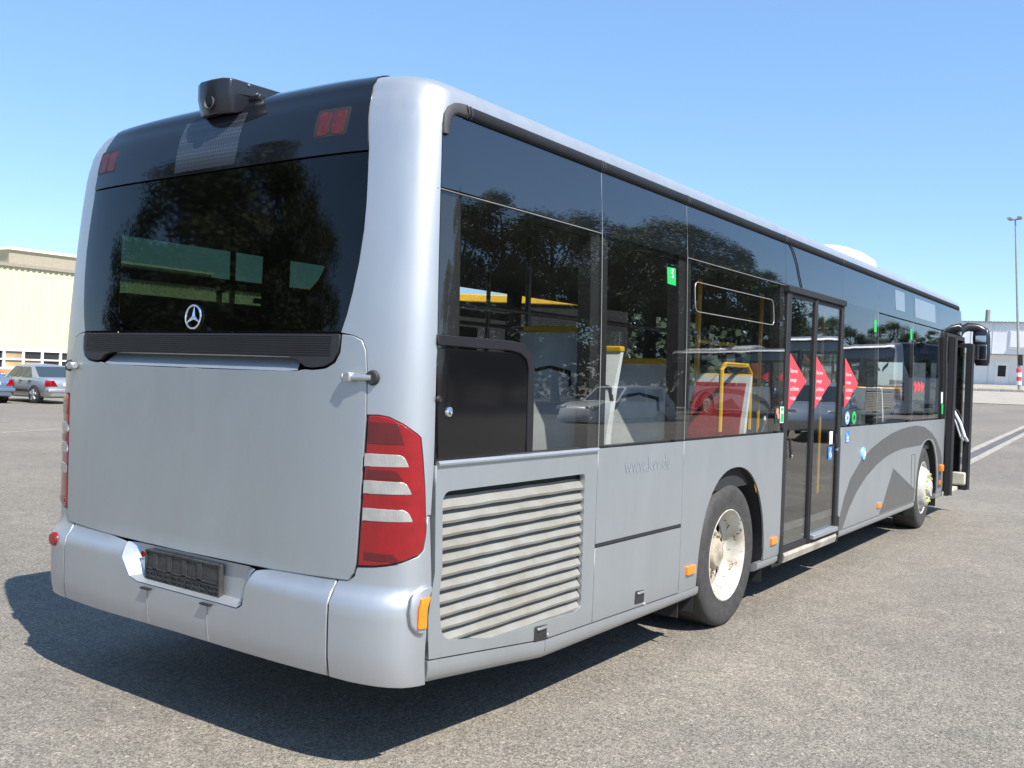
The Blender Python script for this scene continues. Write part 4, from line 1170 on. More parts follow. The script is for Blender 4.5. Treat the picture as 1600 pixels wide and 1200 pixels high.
# ---- roof equipment
mb = MB(); rings = []
for x, w, h in ((6.9, 0.5, 0.02), (7.0, 0.72, 0.13), (7.2, 0.80, 0.185), (7.6, 0.82, 0.20), (8.0, 0.80, 0.185), (8.12, 0.72, 0.10), (8.16, 0.6, 0.02)):
    rings.append([Vector((x, -0.55 + w * 0.5 * math.cos(t), 2.90 + h * max(0, math.sin(t)) ** 0.55)) for t in (math.pi * k / 16 for k in range(17))])
mb.loft(rings, closed=False); B(mb, 'roof_vent', M['roofwhite'], smooth=60)
mb = MB(); rings = []
for x, w, h in ((8.3, 1.5, 0.03), (8.36, 1.7, 0.12), (8.6, 1.8, 0.17), (10.6, 1.8, 0.16), (11.0, 1.7, 0.11), (11.1, 1.5, 0.03)):
    rings.append([Vector((x, w * 0.5 * math.copysign(abs(math.cos(t)) ** 0.4, math.cos(t)), 2.86 + h * max(0, math.sin(t)) ** 0.4)) for t in (math.pi * k / 20 for k in range(21))])
mb.loft(rings, closed=False); B(mb, 'air_conditioner', M['silver'], smooth=50)

# ---- underbody, floor, ceiling, bulkheads
mb = MB(); mb.box((5.7, 0, 0.36), (10.9, 1.2, 0.08)); mb.box((1.35, 0, 0.46), (2.4, 2.2, 0.06)); mb.box((6.2, 0, 0.36), (4.6, 2.36, 0.06)); mb.box((10.6, 0, 0.36), (1.5, 2.2, 0.06)); mb.box((3.42, 0, 0.47), (0.16, 1.9, 0.16)); mb.box((9.26, 0, 0.40), (0.16, 1.9, 0.14))
for x in (2.80, 3.99): mb.box((x, 0, 0.55), (0.04, 2.3, 0.40))
mb.box((0.16, 0, 0.60), (0.10, 1.9, 0.40))
B(mb, 'underbody', M['under'])
mb = MB(); mb.box((6.9, 0, 0.405), (9.0, 1.15, 0.02)); mb.box((6.35, 0, 0.407), (4.5, 2.36, 0.02)); mb.box((10.6, 0, 0.407), (1.4, 2.2, 0.02)); mb.box((1.75, 0, 0.86), (2.6, 2.36, 0.03)); mb.box((3.05, 0, 0.62), (0.02, 2.36, 0.5))
B(mb, 'cabin_floor', M['trim'])
mb = MB()
prof = [(-1.19, 2.34), (-1.05, 2.42), (-0.7, 2.46), (0.7, 2.46), (1.05, 2.42), (1.19, 2.34)]
mb.loft([[Vector((x, y, z)) for y, z in prof] for x in (0.40, 6, 11.2)], closed=False, cap=False)
mb.add([(0.40, y, z) for y, z in ((-1.19, 2.34), (1.19, 2.34), (1.1, 2.72), (-1.1, 2.72))], [(0, 1, 2, 3)])
for sg in (1, -1): mb.add([(x, sg * y, z) for x in (0.36, 11.3) for y, z in ((1.19, 2.345), (1.222, 2.345), (1.20, 2.68))], [(0, 3, 4, 1), (1, 4, 5, 2)])
B(mb, 'cabin_ceiling', M['under'])
mb = MB()
for sg in (1, -1):
    for x0, x1 in (((0.34, 4.30), (5.80, 10.1)) if sg > 0 else ((0.34, 11.2),)):
        mb.box(((x0 + x1) / 2, sg * -1.215, 1.10), (x1 - x0, 0.02, 0.36)); 
        for a, b in ((x0, 2.82), (4.0, 8.6)) if sg > 0 else ((x0, 2.82), (4.0, 8.7), (9.9, 11.2)):
            a = max(a, x0); b = min(b, x1)
            if b > a: mb.box(((a + b) / 2, sg * -1.212, 0.67), (b - a, 0.02, 0.52))
mb.box((0.30, 0, 1.2), (0.03, 2.1, 0.95))
B(mb, 'cabin_lining', M['dark'])
mb = MB(); mb.box((10.15, 0.42, 1.36), (0.05, 1.56, 1.95)); mb.box((11.30, 0, 2.24), (0.10, 2.2, 0.50)); mb.box((11.15, 0.1, 0.85), (0.35, 1.9, 0.95)); B(mb, 'driver_partition', M['dark'])
mb = MB(); mb.box((2.0, 1.10, 1.45), (3.2, 0.05, 1.12)); B(mb, 'view_block_board', M['dark'])  # added dark board, blocks the bright view through the lower left windows
mb = MB(); mb.box((2.3, 1.19, 2.132), (3.8, 0.03, 0.062)); B(mb, 'window_bar', M['dark'])
# engine tower at the rear left of the cabin
mb = MB(); mb.box((0.66, 0.80, 1.25), (0.62, 0.78, 0.95)); mb.box((0.62, -0.15, 1.22), (0.55, 2.0, 0.9)); B(mb, 'engine_tower', M['dark'], bevel=0.05)
# seats
def shell_seat(x, y, z, w=0.44, h=0.80):      # bare grey shell whose back leans forward, with a moulded grip and a yellow top edge
    mb = MB()
    prof = [(-0.02, 0.0), (0.0, 0.30), (0.06, 0.55), (0.15, h), (0.18, h), (0.11, 0.55), (0.06, 0.30), (0.05, 0.0)]
    mb.loft([[Vector((x + px, y + dy, z + 0.42 + pz)) for px, pz in prof] for dy in (-w / 2, -w / 2 + .03, w / 2 - .03, w / 2)])
    mb.box((x + 0.28, y, z + 0.40), (0.46, w, 0.06)); mb.box((x + 0.24, y, z + 0.19), (0.10, 0.12, 0.38))
    sh = B(mb, 'passenger_seat', M['seat_grey'], smooth=40)
    mb = MB(); mb.box((x + 0.160, y, z + 0.42 + h + 0.008), (0.05, w + 0.01, 0.035)); B(mb, 'grab_edge', M['yellow'], sh, bevel=0.008)
    mb = MB(); mb.tube([(x + 0.055, y - 0.15, z + 0.42 + h - 0.30), (x + 0.07, y - 0.13, z + 0.42 + h - 0.225), (x + 0.085, y, z + 0.42 + h - 0.20), (x + 0.07, y + 0.13, z + 0.42 + h - 0.225), (x + 0.055, y + 0.15, z + 0.42 + h - 0.30)], 0.012, 8); B(mb, 'back_grip', M['trim'], sh)
    return sh
def seat(x, y, z, w=0.44, back=False, col='seat_grey', red='seat_red', h=0.80):
    s_ = 1 if not back else -1
    mb = MB()
    prof = [(0.0, 0.0), (0.02, 0.30), (-0.02, 0.55), (-0.09, h), (-0.06, h + 0.005), (0.02, 0.55), (0.07, 0.30), (0.07, 0.0)]
    mb.loft([[Vector((x + s_ * px, y + dy, z + 0.42 + pz)) for px, pz in prof] for dy in (-w / 2, -w / 2 + .03, w / 2 - .03, w / 2)])
    mb.box((x + s_ * 0.24, y, z + 0.40), (0.46, w, 0.06)); mb.box((x + s_ * 0.22, y, z + 0.19), (0.10, 0.12, 0.38))
    sh = B(mb, 'passenger_seat', M[col], smooth=40)
    mb = MB(); mb.loft([[Vector((x + s_ * px, y + dy, z + 0.42 + pz)) for px, pz in ((0.075, 0.05), (0.10, 0.3), (0.05, 0.56), (-0.03, h - 0.05), (-0.02, h - .05), (0.06, .55), (.115, .3), (.09, .05))] for dy in (-w / 2 + 0.02, w / 2 - 0.02)])
    mb.box((x + s_ * 0.26, y, z + 0.445), (0.40, w - 0.04, 0.05)); B(mb, 'seat_cushion', M[red], sh, bevel=0.012)
    mb = MB(); mb.tube([(x - s_ * 0.085, y - w / 2 + 0.01, z + 0.42 + h - 0.0), (x - s_ * 0.085, y + w / 2 - 0.01, z + 0.42 + h)], 0.016, 8); B(mb, 'grab_edge', M['yellow'], sh)
    if not back and col == 'seat_grey':
        mb = MB(); mb.tube([(x - 0.045, y - 0.14, z + 0.42 + h - 0.28), (x - 0.085, y - 0.12, z + 0.42 + h - 0.21), (x - 0.085, y + 0.12, z + 0.42 + h - 0.21), (x - 0.045, y + 0.14, z + 0.42 + h - 0.28)], 0.012, 8); B(mb, 'back_handle', M['trim'], sh)
    return sh
shell_seat(1.56, -0.92, 0.66); shell_seat(2.58, -0.93, 0.52); shell_seat(2.22, -0.80, 0.58, w=0.30)
for y in (0.47, 0.92): seat(1.62, y, 0.55); seat(2.62, y, 0.50)
for y in (-0.88, 0.5, 0.92): seat(4.02, y, 0.42, back=True, h=0.84)
for x in (6.9, 7.7, 8.5):
    for y in (0.5, 0.92): seat(x, y, 0.40)
for y in (-0.95,): seat(7.6, y, 0.40); seat(8.4, y, 0.40)
# rails
mb = MB()
for x, y in ((1.95, -0.55), (1.10, -0.5), (3.1, -0.4), (1.6, 0.6), (3.1, 0.6), (0.98, 0.9)): mb.tube([(x, y, 0.9), (x, y, 2.44)], 0.017, 8)
for y in (-0.55, 0.6): mb.tube([(0.9, y, 2.0), (4.3, y, 2.0)], 0.015, 8)
mb.tube([(0.85, 0.85, 1.75), (0.85, 0.85, 2.05), (0.95, 0.8, 2.10), (1.5, 0.75, 2.08)], 0.017, 8)
B(mb, 'handrail', M['pole'])
mb = MB()
for x, y in ((4.35, -0.55), (5.7, -0.55), (4.4, 0.5), (6.2, 0.3), (8.0, -0.4)): mb.tube([(x, y, 0.42), (x, y, 2.44)], 0.018, 8)
mb.tube([(3.72, -1.02, 1.28), (3.72, -1.02, 1.72), (3.78, -1.02, 1.76), (4.20, -1.02, 1.76), (4.28, -1.02, 1.70), (4.28, -1.02, 1.28)], 0.018, 8)
mb.tube([(4.35, -0.55, 1.95), (5.1, -0.55, 1.95)], 0.016, 8)
B(mb, 'yellow_handrail', M['yellow'])
mb = MB(); mb.tube([(4.42, -1.05, 0.95), (4.40, -1.06, 1.25), (4.55, -1.06, 1.42), (4.60, -1.05, 1.45)], 0.02, 8); B(mb, 'door_grab_rail', M['alu'])

# ------------------------------------------------------------------ parked cars
M['car_silver'] = paint('car_silver_paint', (0.50, 0.52, 0.54), rough=0.3, metal=0.7, coat=0.6)
M['car_blue'] = paint('car_blue_grey_paint', (0.22, 0.28, 0.38), rough=0.3, metal=0.6, coat=0.6)
M['car_white'] = paint('car_white_paint', (0.70, 0.71, 0.71), rough=0.3, metal=0.0, coat=0.7)
M['car_glass'] = blackglass('car_glass', (0.035, 0.05, 0.06), 1.6, 0.01)
M['alloy'] = plain('alloy_wheel', (0.55, 0.55, 0.56), 0.35, metal=0.7)
M['blueplate'] = plain('number_plate', (0.70, 0.70, 0.68), 0.5, var=0.03)
def car(name, label, loc, rz, mat, st):
    """x forward, ground at z = 0. st: length, half width, height, belt height, cabin corner x positions, bonnet and boot heights"""
    L, hw, H, belt = st['L'], st['hw'], st['H'], st['belt']
    root = empty(name, loc, rz); tag(root, label, 'car')
    xr, xf = -L / 2, L / 2
    a0, a1, c1, c0 = st['a0'], st['a1'], st['c1'], st['c0']     # base and top of windscreen, top and base of rear window
    hood, boot = st['hood'], st['boot']
    zb = st.get('zb', 0.22)
    def ring(x, w, z0, z1, sh):
        pts = []
        for y, z in ((-w * 0.86, z0), (-w * 0.97, z0 + 0.08), (-w, z0 + 0.45 * (z1 - z0)), (-w * 0.985, z1 - 0.12), (-w * 0.93, z1 - 0.02), (-w * 0.75, z1 + sh * 0.5), (0, z1 + sh),
                     (w * 0.75, z1 + sh * 0.5), (w * 0.93, z1 - 0.02), (w * 0.985, z1 - 0.12), (w, z0 + 0.45 * (z1 - z0)), (w * 0.97, z0 + 0.08), (w * 0.86, z0)):
            pts.append(Vector((x, y, z)))
        return pts
    mb = MB()
    rings = [ring(xr, hw * 0.80, zb + 0.18, boot - 0.22, 0), ring(xr + 0.04, hw * 0.90, zb + 0.06, boot - 0.08, 0.01), ring(xr + 0.22, hw * 0.965, zb, boot, 0.02), ring(c0, hw, zb, max(boot, belt - 0.03), 0.02),
             ring(0, hw, zb - 0.02, belt, 0.0), ring(a0 - 0.1, hw, zb, belt - 0.01, 0.01), ring(xf - 0.55, hw * 0.97, zb, hood + 0.02, 0.03), ring(xf - 0.16, hw * 0.90, zb + 0.02, hood - 0.10, 0.02), ring(xf, hw * 0.72, zb + 0.12, hood - 0.24, 0)]
    mb.loft(rings)
    body = mb.build('body', mat, root, smooth=50)
    rw_ = hw * 0.76; bw = hw * 0.93
    zr = H
    # cabin: pillars and roof in body colour with glass set slightly proud
    def cr(x, w, z): return (x, w, z)
    b = {}
    corners = dict(al=(a0, bw, belt - .02), ar=(a0, -bw, belt - .02), tl=(a1, rw_, zr - 0.05), tr=(a1, -rw_, zr - 0.05), ul=(c1, rw_, zr - 0.06), ur=(c1, -rw_, zr - 0.06), cl=(c0, bw, belt - .01), cr=(c0, -bw, belt - .01))
    C_ = {k: Vector(v) for k, v in corners.items()}
    mb = MB()
    ml, mr = Vector(((a1 + c1) / 2, rw_ + 0.01, zr - 0.02)), Vector(((a1 + c1) / 2, -rw_ - 0.01, zr - 0.02))
    tops = [C_['tr'], Vector((a1 - 0.12, 0, zr)), C_['tl'], ml, C_['ul'], Vector((c1 + 0.12, 0, zr - 0.005)), C_['ur'], mr, Vector(((a1 + c1) / 2, 0, zr + 0.02))]
    base = [C_['ar'], C_['al'], C_['cl'], C_['cr']]
    mb.add(tops + base, [(8, 0, 1), (8, 1, 2), (8, 2, 3), (8, 3, 4), (8, 4, 5), (8, 5, 6), (8, 6, 7), (8, 7, 0),
                         (9, 10, 2, 1, 0), (11, 12, 6, 5, 4), (10, 11, 4, 3, 2), (12, 9, 0, 7, 6)])
    mb.build('roof', mat, body, smooth=40, bevel=0.02)
    def pane(nm, q, d, uv):
        # bilinear patch on a quad (4 corners), shrunk to uv polygon and pushed out
        A, B_, C2, D = [C_[k] for k in q]
        n = (B_ - A).cross(D - A).normalized()
        mid = (A + C2) / 2
        if n.dot(mid - Vector((0, 0, zr * 0.6))) < 0: n = -n
        mb = MB()
        f = lambda u, v: A * (1 - u) * (1 - v) + B_ * u * (1 - v) + C2 * u * v + D * (1 - u) * v
        pts = [f(u, v) + n * d for u, v in fillet(uv, 0.05, 4)]
        m_ = len(pts)
        mb.add(pts + [p - n * (d + 0.015) for p in pts], [tuple(range(m_))] + [(i, (i + 1) % m_, m_ + (i + 1) % m_, m_ + i) for i in range(m_)])
        return mb.build(nm, M['car_glass'], root, smooth=20)
    sq = [(0.06, 0.08), (0.94, 0.08), (0.94, 0.92), (0.06, 0.92)]
    pane('windscreen', ('ar', 'al', 'tl', 'tr'), 0.012, sq); pane('rear_window', ('cr', 'cl', 'ul', 'ur'), 0.012, sq)
    for nm, q in (('l', ('al', 'cl', 'ul', 'tl')), ('r', ('ar', 'cr', 'ur', 'tr'))):
        pane('side_window', q, 0.022, [(0.10, 0.06), (0.50, 0.06), (0.475, 0.88), (0.07, 0.88)])
        pane('side_window', q, 0.022, [(0.535, 0.06), (0.86, 0.06), (0.90, 0.88), (0.515, 0.88)])
    # wheels
    wr = st.get('wr', 0.31)
    for x in (st['wx0'], st['wx1']):
        for s_ in (1, -1):
            ah = MB(); ah.lathe([(wr + 0.055, 0.0), (wr + 0.03, 0.012), (0.0, 0.012)], (x, s_ * (hw - 0.012), wr), 'Y', 32, sgn=s_); ah.build('wheel_arch', M['rubber'], body)
            t = MB(); t.lathe([(wr * 0.66, -0.03), (wr * 0.70, 0.0), (wr * 0.9, 0.004), (wr, -0.03), (wr, -0.17), (wr * 0.85, -0.2), (0.0, -0.2)], (x, s_ * (hw + 0.012), wr), 'Y', 36, sgn=s_); wh = t.build('wheel', M['tyre'], root)
            rm = MB(); rm.lathe([(wr * 0.68, -0.004), (wr * 0.62, -0.03), (0.0, -0.05)], (x, s_ * (hw + 0.012), wr), 'Y', 30, sgn=s_); rm.build('rim', M['rubber'], wh)
            sp = MB()
            for k in range(5):
                q = 2 * math.pi * k / 5 + 0.3
                sp.tube([(x, s_ * hw, wr), (x + wr * 0.66 * math.cos(q), s_ * (hw + 0.004), wr + wr * 0.66 * math.sin(q))], [0.045, 0.055], 8)
            sp.lathe([(wr * 0.69, 0.006), (wr * 0.64, 0.006), (wr * 0.62, -0.01)], (x, s_ * (hw + 0.012), wr), 'Y', 30, sgn=s_)
            sp.build('spoke', M['alloy'], wh)
    # lamps, bumper strips, plates, handles
    for s_ in (1, -1):
        mb = MB()
        z0 = boot - 0.30
        mb.loft([[Vector((xr + dx, s_ * hw * y, z)) for y, z in pts] for dx, pts in ((-0.012, ((0.52, z0), (0.86, z0), (0.86, z0 + 0.10), (0.80, z0 + 0.22), (0.70, z0 + 0.22))), (0.16, ((0.52, z0), (1.0, z0), (0.995, z0 + 0.10), (0.975, z0 + 0.23), (0.70, z0 + 0.22))))])
        mb.build('tail_lamp', M['red'], root, bevel=0.01)
        mb = MB(); mb.box((xf - 0.13, s_ * hw * 0.68, hood - 0.20), (0.20, hw * 0.42, 0.14)); mb.build('headlight', M['clear'], root, bevel=0.03)
        mb = MB(); mb.box((a0 - 0.18, s_ * (hw + 0.06), belt + 0.05), (0.10, 0.18, 0.12)); mb.build('wing_mirror', mat, root, bevel=0.03)
        for x in ((a0 + c0) / 2 - 0.15, c0 + 0.38):
            mb = MB(); mb.box((x, s_ * (hw + 0.008), belt - 0.12), (0.18, 0.03, 0.03)); mb.build('door_handle', M['trim'], root, bevel=0.006)
        mb = MB(); mb.box(((st['wx0'] + st['wx1']) / 2, s_ * (hw + 0.004), 0.46), (st['wx1'] - st['wx0'] - 0.8, 0.02, 0.05)); mb.build('side_strip', M['trim'], root, bevel=0.005)
    mb = MB(); mb.box((xr - 0.01, 0, boot - 0.22), (0.02, 0.52, 0.11)); mb.build('number_plate', M['blueplate'], root)
    mb = MB(); mb.box((xr + 0.10, 0, zb + 0.26), (0.26, hw * 1.86, 0.14)); mb.build('bumper', mat, root, bevel=0.04)
    mb = MB(); mb.box((xf - 0.12, 0, zb + 0.22), (0.20, hw * 1.7, 0.16)); mb.build('bumper', mat, root, bevel=0.04)
    return root
SEDAN = dict(L=4.5, hw=0.86, H=1.42, belt=0.93, a0=0.92, a1=0.25, c1=-0.85, c0=-1.45, hood=0.86, boot=0.93, wx0=-1.36, wx1=1.33, wr=0.31)
SUV = dict(L=4.6, hw=0.92, H=1.68, belt=1.10, a0=1.05, a1=0.45, c1=-1.75, c0=-2.1, hood=1.06, boot=1.10, wx0=-1.36, wx1=1.36, wr=0.36, zb=0.28)
HATCH_ = dict(L=4.0, hw=0.86, H=1.48, belt=0.98, a0=1.0, a1=0.45, c1=-1.35, c0=-1.85, hood=0.92, boot=0.98, wx0=-1.25, wx1=1.25, wr=0.31)
car('silver_saloon_car', 'silver saloon car with its tail towards the bus, in front of the cream hall', (16.33, 31.55, 0), rad(90), M['car_silver'], SEDAN)
car('blue_grey_saloon_car', 'blue grey saloon car cut by the left picture edge beside the silver saloon', (13.95, 32.3, 0), rad(90), M['car_blue'], SEDAN)
def refl(px, py, dist):     # where the thing mirrored in the right side glass really stands
    d = CF + CR * ((px - 800) / 1486.2) - CU * ((py - 600) / 1486.2)
    d = d / d.dot(CF)
    p = CAM_POS + d * dist
    return p.x, -2.55 - p.y
x, y = refl(965, 670, 34); car('white_sport_utility_car', 'white high car parked right of the bus, mirrored in its side windows', (x, y, 0), rad(192), M['car_white'], SUV)
x, y = refl(1285, 650, 26); car('silver_hatchback_car', 'silver hatchback mirrored in the middle door of the bus', (x, y, hgt(x, y)), rad(170), M['car_silver'], HATCH_)

# ------------------------------------------------------------------ other buses: copies of the city bus parked round the yard
B2 = copy_tree(BUS); B2.name = 'city_bus'
hv = CF * 0.86 - CR * 0.50; hv = Vector((hv.x, hv.y, 0)).normalized()
x, y = refl(1450, 610, 31); x += hv.x * 5.8; y -= hv.y * 5.8
B2.location = (x, y, hgt(x, y)); B2.rotation_euler.z = math.atan2(-hv.y, hv.x)
B2['label'] = 'silver city bus parked across the yard, mirrored in the right side windows'
B2['group'] = 'other buses parked in the yard'

# a dark box truck with a yellow roof edge, seen through the bus windows
tp = CAM_POS + CF * 18 - CR * 1.7
root = empty('box_truck', (tp.x, tp.y, 0), math.atan2(-0.816, 0.577)); tag(root, 'dark box truck with a yellow roof edge, seen through the bus windows', 'truck')
mb = MB(); mb.box((0.6, 0, 1.9), (6.2, 2.45, 2.0)); mb.build('cargo_box', M['under'], root, bevel=0.03)
mb = MB(); mb.box((0.6, 0, 2.955), (6.3, 2.55, 0.14)); mb.build('roof_edge', M['yellow'], root, bevel=0.02)
mb = MB(); mb.loft([[Vector((x, y, z)) for x, z in ((-4.0, 0.55), (-4.05, 1.5), (-3.75, 2.35), (-3.5, 2.45), (-2.6, 2.45), (-2.6, 0.55))] for y in (-1.1, 1.1)]); mb.build('cab', M['car_white'], root, bevel=0.05)
mb = MB(); mb.box((-3.92, 0, 1.9), (0.06, 1.9, 0.7), R=Matrix.Rotation(0.34, 3, 'Y')); mb.build('windscreen', M['car_glass'], root)
mb = MB(); mb.box((0, 0, 0.75), (7.6, 0.9, 0.25)); mb.build('chassis', M['under'], root)
for sx in (-3.2, 2.2):
    for sy in (-1, 1):
        mb = MB(); mb.lathe([(0, 0.0), (0.25, 0.0), (0.44, 0.03), (0.46, -0.03), (0.46, -0.25), (0, -0.25)], (sx, sy * 1.15, 0.46), 'Y', 24, sgn=sy); mb.build('wheel', M['tyre'], root)

# ------------------------------------------------------------------ cream hall with a window band
M['cream'] = None
def mat_corrugated():
    m, nt, p, o = newmat('cream_corrugated_sheet')
    n = noise(nt, 1.5, 5, 0.6, stretch=(1, 1, 0.2))
    r = ramp(nt, n.outputs[0], [(0.3, (0.64, 0.60, 0.385)), (0.7, (0.69, 0.65, 0.43))])
    nt.links.new(r.outputs[0], p.inputs['Base Color']); p.inputs['Roughness'].default_value = 0.55
    return m
M['cream'] = mat_corrugated()
M['taupe'] = plain('taupe_cladding', (0.30, 0.265, 0.21), 0.8, var=0.1)
M['brick'] = plain('orange_brick', (0.46, 0.26, 0.12), 0.85, var=0.25, scale=3)
M['frame_white'] = plain('white_window_frame', (0.78, 0.78, 0.76), 0.5, var=0.04)
M['hall_glass'] = blackglass('hall_glass', (0.03, 0.028, 0.03), 1.5, 0.01, 0.08)
M['hall_sunlit_pane'] = plain('painted_sunlit_interior', (0.38, 0.29, 0.17), 0.8, var=0.4, scale=0.7)  # sunlit look of the rooms behind, put into the pane colour
def hall():
    y = 45.5; x0, x1 = -12.0, 78.0
    root = empty('cream_hall', (30, y + 10, 0)); o = Vector((30, y + 10, 0))
    tag(root, 'long cream corrugated hall with a band of white framed windows', 'building')
    zt, zc, zw = 6.3, 2.06, 1.02
    mb = MB()
    k = int((x1 - x0) / 0.30); top = []; 
    prof = []
    for i in range(k):
        a = x0 + i * 0.30
        prof += [(a, 0.0), (a + 0.14, 0.0), (a + 0.17, -0.05), (a + 0.27, -0.05)]
    vs = [(a, y + d, z) for z in (zc, zt) for a, d in prof]; n = len(prof)
    mb.add(vs, [(i, i + 1, n + i + 1, n + i) for i in range(n - 1)])
    mb.build('corrugated_wall', M['cream'], root, org=o, smooth=0)
    mb = MB(); mb.box(((x0 + x1) / 2, y + 12.1, zt / 2 - 0.1), (x1 - x0 - 0.2, 23.8, zt - 0.2)); mb.build('hall_core', M['cream'], root, org=o)
    mb = MB(); mb.box(((x0 + x1) / 2, y + 0.02, zt + 0.06), (x1 - x0, 0.34, 0.16)); mb.build('roof_edge', M['taupe'], root, org=o)
    mb = MB(); mb.box(((x0 + x1) / 2, y + 0.06, zw / 2), (x1 - x0, 0.20, zw)); mb.build('brick_base', M['brick'], root, org=o)
    w = 1.0
    nwin = 36
    for i in range(nwin):
        a = 12.0 + i * w
        fm = MB()
        for c, d in (((a + w / 2, y + 0.02, zc - 0.05), (w, 0.14, 0.10)), ((a + w / 2, y + 0.02, zw + 0.05), (w, 0.14, 0.10)), ((a + w / 2, y + 0.02, (zw + zc) / 2), (w, 0.10, 0.08)), ((a + 0.06, y + 0.02, (zw + zc) / 2), (0.12, 0.12, zc - zw - 0.2))): fm.box(c, d)
        f = fm.build('window', M['frame_white'], root, org=o)
        for z0, z1, j in ((zw + 0.1, (zw + zc) / 2 - .04, 0), ((zw + zc) / 2 + .04, zc - 0.1, 1)):
            p = MB(); p.box((a + 0.12 + (w - 0.12) / 2, y + 0.06, (z0 + z1) / 2), (w - 0.12, 0.02, z1 - z0))
            p.build('pane', M['hall_sunlit_pane'] if (j == 0 and i % 5 in (0, 1) or i % 7 == 3 and j) else M['hall_glass'], f, org=o)
    pb_ = MB(); pb_.box((31.2, y + 9, 6.9), (13.5, 9, 1.5)); pb_.build('roof_penthouse', M['taupe'], root, org=o)
    pe_ = MB(); pe_.box((31.2, y + 9, 7.72), (13.8, 9.3, 0.14)); pe_.build('penthouse_edge', M['frame_white'], root, org=o)
hall()
# two motorbike mirrors at the far left are too small to read; a tall wall lamp stands on the hall front
# ------------------------------------------------------------------ white office block on the right
M['white_panel'] = plain('white_panel', (0.72, 0.73, 0.74), 0.6, var=0.05, scale=0.5)
M['grey_roof'] = plain('grey_roof_sheet', (0.25, 0.24, 0.22), 0.6)
M['grey_panel'] = plain('grey_panel', (0.55, 0.56, 0.58), 0.6, var=0.05)
def office():
    bx = 88.0; by = 4.0
    root = empty('white_office_block', (bx, by, 1.95)); tag(root, 'white two storey office block with a corrugated roof edge beyond the yard', 'building')
    root.rotation_euler.x = rad(1.4)
    h = 5.45
    mb = MB(); mb.box((4, 0, 2.72 + 1.36 + 0.02), (8, 26, 2.68)); mb.build('upper_storey', M['white_panel'], root)
    mb = MB(); mb.box((4.9, 0, 1.36), (7.6, 25.6, 2.72)); mb.build('lower_storey', M['white_panel'], root)
    mb = MB(); mb.box((4, 0, -0.6), (9.5, 28, 1.3)); mb.build('plinth', M['kerb'], root)
    mb = MB()
    for k in range(90): mb.box((-0.05, -13 + k * 0.29, h + 0.04), (0.3, 0.17, 0.10))
    mb.box((4, 0, h + 0.02), (8.3, 26.3, 0.06)); mb.build('roof_edge', M['grey_roof'], root)
    mb = MB(); mb.tube([(1.2, 6.6, h), (1.2, 6.6, h + 1.15)], 0.20, 12); mb.build('chimney', M['grey_roof'], root)
    for y in (9.5, 3.4, -2.6, -8.2):
        f = MB(); f.box((-0.03, y, 4.05), (0.06, 2.5, 1.5)); fo = f.build('window', M['grey_panel'], root)
        p = MB(); p.box((-0.06, y, 4.05), (0.04, 2.3, 1.32)); p.build('shutter', M['frame_white'], fo)
        s_ = MB(); s_.box((-0.06, y, 3.26), (0.16, 2.5, 0.06)); s_.build('sill', M['grey_panel'], fo)
    for y in (5.2, -3.4):
        f = MB(); f.box((1.07, y, 1.05), (0.06, 1.05, 2.1)); fo = f.build('door', M['frame_white'], root)
        p = MB(); p.box((1.03, y, 1.32), (0.04, 0.62, 0.95)); p.build('pane', M['hall_glass'], fo)
    mb = MB()
    for y in (12.4, 8.0, 6.3, 1.3, -0.4, -6.0, -10): mb.box((1.085, y, 1.36), (0.04, 0.06, 2.6)); mb.box((-0.01, y - .4, 4.05), (0.04, 0.05, 2.6))
    mb.build('wall_joint', M['grey_panel'], root)
office()
# lamp mast with a banded base
mast_x, mast_y = 74.6, 5.95
root = empty('lamp_mast', (mast_x, mast_y, hgt(mast_x, mast_y))); tag(root, 'tall thin lamp mast with a red and white banded base', 'lamp post')
root.rotation_euler.x = rad(-3.2)
mb = MB(); mb.tube([(0, 0, 0), (0, 0, 4), (0, 0, 12.5)], [0.11, 0.09, 0.055], 10); mb.build('mast', M['alu2'], root)
mb = MB(); mb.box((0, 0.0, 12.5), (0.2, 0.8, 0.10)); mb.box((-0.2, 0.32, 12.58), (0.45, 0.32, 0.16)); mb.box((-0.2, -0.32, 12.58), (0.45, 0.32, 0.16)); mb.build('lamp_head', M['alu2'], root, bevel=0.03)
for k in range(4):
    mb = MB(); mb.lathe([(0.17, 0.5 + 0.3 * k), (0.17, 0.79 + 0.3 * k)], (0, 0, 0), 'Z', 14); mb.lathe([(0.0, 0.79 + .3 * k), (0.17, 0.79 + .3 * k)], (0, 0, 0), 'Z', 14); mb.build('warning_band', M['sticker_red'] if k % 2 else M['frame_white'], root)
mb = MB(); mb.box((0.0, -0.12, 2.3), (0.25, 0.3, 0.8)); mb.build('switch_box', M['dark'], root, bevel=0.03)
# kerb and pale apron in front of the office block
def sheet(name, x0, x1, y0, y1, lift, mat, thick=0.0):
    mb = MB(); vs = []; fs = []
    nx, ny = 14, 10
    for j in range(ny + 1):
        for i in range(nx + 1):
            x = x0 + (x1 - x0) * i / nx; y = y0 + (y1 - y0) * j / ny
            vs.append((x, y, min(hgt(x, y), 4) + lift))
    for j in range(ny):
        for i in range(nx): fs.append((j * (nx + 1) + i, j * (nx + 1) + i + 1, (j + 1) * (nx + 1) + i + 1, (j + 1) * (nx + 1) + i))
    mb.add(vs, fs)
    o = mb.build(name, mat, smooth=0); tag(o, kind='structure'); return o
sheet('pale_apron', 51, 73, -45, 15.5, 0.02, M['pale'])
mb = MB()
for j in range(40):
    y0 = -44 + j * 1.5; 
    mb.box((73.5, y0 + 0.75, hgt(73.5, y0) + 0.06), (0.5, 1.46, 0.26))
tag(mb.build('kerb', M['kerb'], bevel=0.02), kind='structure')
